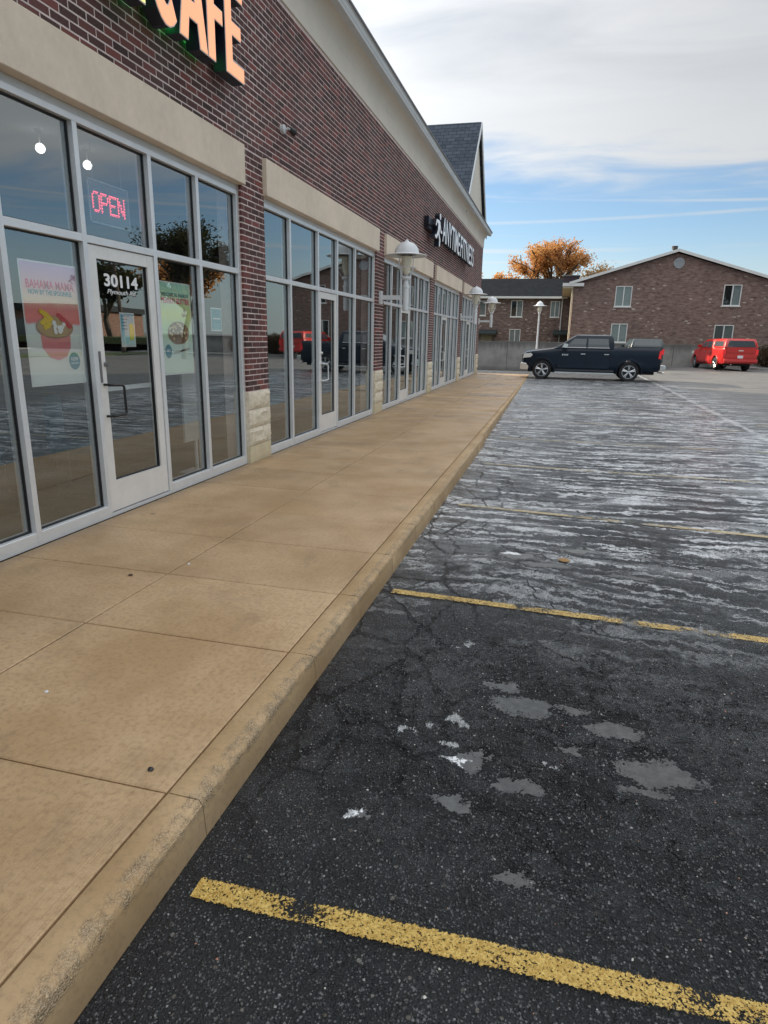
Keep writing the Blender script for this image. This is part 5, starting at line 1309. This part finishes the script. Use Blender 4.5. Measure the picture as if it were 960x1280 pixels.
m_ = MB(); m_.add([(-14.5, WY - .45, 5.36), (4.2, WY - .45, 5.36), (4.2, WY + 4.5, 7.30), (-14.5, WY + 4.5, 7.30), (-14.5, WY + 9.4, 5.36), (4.2, WY + 9.4, 5.36)], [(0, 1, 2, 3), (3, 2, 5, 4), (0, 3, 4), (1, 5, 2), (0, 4, 5, 1)]); wb(m_, 'roof', M_SHD)
m_ = MB(); m_.box(-14.5, 4.2, WY - .50, WY - .452, 5.20, 5.38); wb(m_, 'gutter', M_TRIM)
m_ = MB(); m_.box(-14.3, 4.0, WY - .45, WY - .002, 5.21, 5.25); wb(m_, 'soffit', mat('tan_soffit', (.42, .36, .27), .7))
m_ = MB(); m_.tube([(3.80, WY - .06, 5.2), (3.78, WY - .06, 1.2)], .05, 8); wb(m_, 'downpipe', M_TRIM)
pale_bricks(wg, 40, -8, 3.6, 1.3, 5.0, WY, WW)
for (xa, xb, z0, z1) in ((-3.7, -1.85, 2.0, 2.45), (3.2, 4.45, 2.05, 2.5)):
    m_ = MB(); m_.prism([(WY - 1.2, z0), (WY, z0), (WY, z1), (WY - .3, z1), (WY - 1.2, z0 + .12)], xa, xb, 'yz'); wb(m_, 'entry_canopy', mat('dark_green_canopy', (.02, .03, .03), .6))
m_ = MB(); m_.box(-3.3, -2.3, WY - .02, WY - .004, 1.2, 1.98); wb(m_, 'doorway', mat('tan_doorway', (.34, .27, .18), .6))
ch = thing('chimney', 'dark brick chimney block between the wing roof and the gabled building', 'chimney', (4.35, 57.5, 5.4))
m_ = MB(); m_.box(-.62, .60, -.5, .6, 0, 1.20); m_.build('stack', mat('dark_purple_brick', (.055, .04, .05), .9, vary=.3, vscale=6), ch)
m_ = MB(); m_.box(-.68, .66, -.56, .66, 1.20, 1.28); m_.build('cap', M_CONCC, ch)

# ================================================================== TREES AND PLANTS
def tree(label, loc, h, crown_r, crown_z, n_leaf, leaf, lm, group=None, seed=1, sparse=.5, trunk=.22):
    R = random.Random(seed); t_ = thing('tree', label, 'tree', loc, 0, group)
    tips = []; mb = MB()
    def limb(p, d, L, r, lev):
        steps = 3; q_ = p.copy()
        for i in range(steps):
            d2_ = (d + Vector((R.uniform(-.18, .18), R.uniform(-.18, .18), R.uniform(-.04, .14)))).normalized()
            e_ = q_ + d2_ * L / steps; r1 = r * (1 - .28 * (i + 1) / steps)
            mb.cyl(q_, e_, r * (1 - .28 * i / steps), r1, 7 if lev < 2 else 5, False); q_ = e_; d = d2_
            if lev >= 2: tips.append(q_.copy())
        if lev >= 4: return
        for k in range(R.choice([2, 3, 3]) if lev else 6):
            a = R.uniform(0, 6.28); sp = R.uniform(.45, .95) if lev else R.uniform(.35, 1.0)
            nd = (d + Vector((math.cos(a) * sp, math.sin(a) * sp, R.uniform(-.15, .25)))).normalized()
            limb(q_, nd, L * R.uniform(.58, .80), r * .58, lev + 1)
    limb(Vector((0, 0, 0)), Vector((0, 0, 1)), h * .30, trunk, 0)
    zc = crown_z
    # scale the skeleton so that it fills the crown
    mx = max(abs(v.x) for v in tips); mz = max(v.z for v in tips)
    kx, kz = crown_r / mx, h / mz
    mb.v = [(x * kx if z > h * .1 else x, y * kx if z > h * .1 else y, z * kz) for x, y, z in mb.v]
    mb.build('trunk', M_BARK, t_, fix=False, smooth=60)
    lf = MB(); tips = [Vector((v.x * kx, v.y * kx, v.z * kz)) for v in tips]
    dens = {}
    for i in range(n_leaf):
        b = R.choice(tips)
        key = (round(b.x / 1.2), round(b.y / 1.2), round(b.z / 1.2))
        if key not in dens: dens[key] = R.random()
        if dens[key] < sparse and R.random() < .75: continue
        c = b + Vector((R.gauss(0, .30), R.gauss(0, .30), R.gauss(0, .26)))
        s_ = leaf * R.uniform(.6, 1.3); u = Vector((R.uniform(-1, 1), R.uniform(-1, 1), R.uniform(-1, 1))).normalized(); w = u.orthogonal().normalized() * s_; u = u * s_
        lf.add([c - u, c + w * .6, c + u, c - w * .6], [(0, 1, 2, 3)])
    lf.build('crown', lm, t_, fix=False); return t_
tree('tall orange and yellow autumn tree rising behind the roof of the brick wing', (2.9, 75, 1), 10.6, 4.9, 8, 15000, .125, M_LEAFO, 'trees behind the apartments', 11, .40, .30)
tree('smaller tan autumn tree partly hidden by the shop corner', (-5.4, 82, 1), 8.6, 4.4, 7, 6500, .17, M_LEAFO, 'trees behind the apartments', 23, .40)
tree('thin half bare tree right of the orange tree behind the chimney', (8.2, 80, 1), 8.8, 3.2, 7, 2600, .13, M_LEAFT, 'trees behind the apartments', 5, .55, .16)
# hedge at the right end of the wall and its kerbed island
def bush(label, loc, rx, ry, rz, n, leaf, m, seed):
    R = random.Random(seed); t_ = thing('bush', label, 'bush', loc); lf = MB(); st_ = MB()
    for i in range(26):
        a = R.uniform(0, 6.28); st_.cyl((R.uniform(-.2, .2), R.uniform(-.2, .2), 0), (math.cos(a) * rx * R.uniform(.2, .8), math.sin(a) * ry * R.uniform(.2, .8), rz * R.uniform(.7, 1.7)), .012, .005, 5, False)
    st_.build('stems', M_BARK, t_, fix=False)
    for i in range(n):
        v = Vector((R.gauss(0, 1), R.gauss(0, 1), R.gauss(0, 1))).normalized() * (R.random() ** .35)
        c = Vector((v.x * rx, v.y * ry, rz + v.z * rz * (1 + .2 * math.sin(v.x * 7 + v.y * 5))))
        s_ = leaf * R.uniform(.6, 1.3); u = Vector((R.uniform(-1, 1), R.uniform(-1, 1), R.uniform(-1, 1))).normalized(); w = u.orthogonal().normalized() * s_; u = u * s_
        lf.add([c - u, c + w * .6, c + u, c - w * .6], [(0, 1, 2, 3)])
    lf.build('foliage', m, t_, fix=False); return t_
bush('brown leafy hedge at the right end of the lot beside the red truck', (17.6, 48.6, 0), 1.5, .9, .80, 6500, .055, leaf_mat('brown_hedge', [(.05, .035, .02), (.09, .06, .035), (.13, .08, .05)]), 3)
bush('second brown hedge beyond the red truck against the concrete wall', (20.2, 48.6, 0), 1.5, .9, .80, 5000, .055, MATS.get('x') or leaf_mat('brown_hedge2', [(.05, .035, .02), (.09, .06, .035), (.13, .08, .05)]), 4)
bush('pale tan shrub with dry leaves above the brown hedge at the right edge', (17.9, 49.4, .3), .8, .5, .70, 1800, .06, M_LEAFT, 9)
m_ = MB(); m_.prism([(16.2, 46.9), (30, 46.9), (30, 50.3), (15.9, 50.3), (15.75, 48.2)], -.2, .13, 'xy'); me = m_.mesh('kerbed_island', M_CONC); link(bpy.data.objects.new('kerbed_island', me), None, kind='structure')

# ---- across the lot, out of frame to the right but mirrored in the shop windows
def strip(name, x0, x1, m, z): 
    q_ = MB(); q_.box(x0, x1, -90, 50, -.3, z); q_.build(name, m, kind='structure')
strip('grass_verge', 27, 31, M_GRASS, .05); strip('road', 31.2, 41, mat('grey_road', (.11, .11, .11), .7, vary=.2, vscale=.6), .02); strip('far_pavement', 41.2, 43, mat('plain_concrete', (.34, .32, .29), .8, vary=.1), .08); strip('far_lawn', 43.2, 110, M_GRASS, .06)
up = thing('utility_pole', 'brown wooden utility pole with crossarms mirrored in the cafe door', 'utility pole', (30.0, 46.6, 0))
m_ = MB(); m_.cyl((0, 0, 0), (0, 0, 8.0), .16, .11, 12); m_.build('pole', M_BARK, up)
for z in (7.2, 6.6, 6.1):
    m_ = MB(); m_.box(-.9, .9, -.06, .06, z, z + .10); m_.build('crossarm', M_BARK, up)
m_ = MB(); m_.cyl((.3, .1, 5.0), (.3, .1, 5.7), .2, n=12); m_.build('transformer', M_GUT, up)
lb = thing('low_brick_building', 'low flat roofed brick building across the road mirrored in the shop windows', 'building', (50, 62, 0))
m_ = wall_with_holes(44, 62, 0, 3.6, 56, 56.3, [(46, 49, .8, 2.8), (52, 55, .8, 2.8)]); m_.box(44, 44.3, 56.3, 70, 0, 3.6); m_.box(61.7, 62, 56.3, 70, 0, 3.6); m_.box(44.3, 61.7, 69.7, 70, 0, 3.6); local(m_, lb).build('wall', far_brick_mat('orange_brick', (.20, .09, .06), (.28, .13, .09), (.3, .27, .24)), lb)
m_ = MB(); m_.box(43.6, 62.4, 55.6, 70.4, 3.62, 4.2); local(m_, lb).build('roof', M_BLACK, lb)
for (a, b) in ((46, 49), (52, 55)): 
    m_ = MB(); m_.box(a, b, 56.1, 56.15, .8, 2.8); local(m_, lb).build('window', M_CARG, lb)
for i, (x, y, h, r, lm) in enumerate(((19.5, 38.5, 8.3, 3.2, M_LEAFD), (38, 56, 7.5, 4.0, M_LEAFD), (33, 64, 8.5, 4.5, M_LEAFO), (56, 50, 9, 5, M_LEAFD), (60, 36, 9, 5, M_LEAFD), (62, 20, 9, 5, M_LEAFD), (68, 4, 9, 5, M_LEAFO))):
    tree(['half bare dark tree just beyond the right edge mirrored in the last cafe pane', 'dark tree mirrored right of the pole in the cafe door', 'orange tree beyond the road', 'dark tree behind the low brick building', 'dark tree across the road', 'dark tree far across the road', 'orange tree farthest across the road'][i],
         (x, y, 0), h, r, h * .6, (11000 if i == 0 else 6000) if i < 3 else 3500, .12 if i == 0 else .24, lm, 'trees mirrored in the windows', 40 + i, .2, .22)
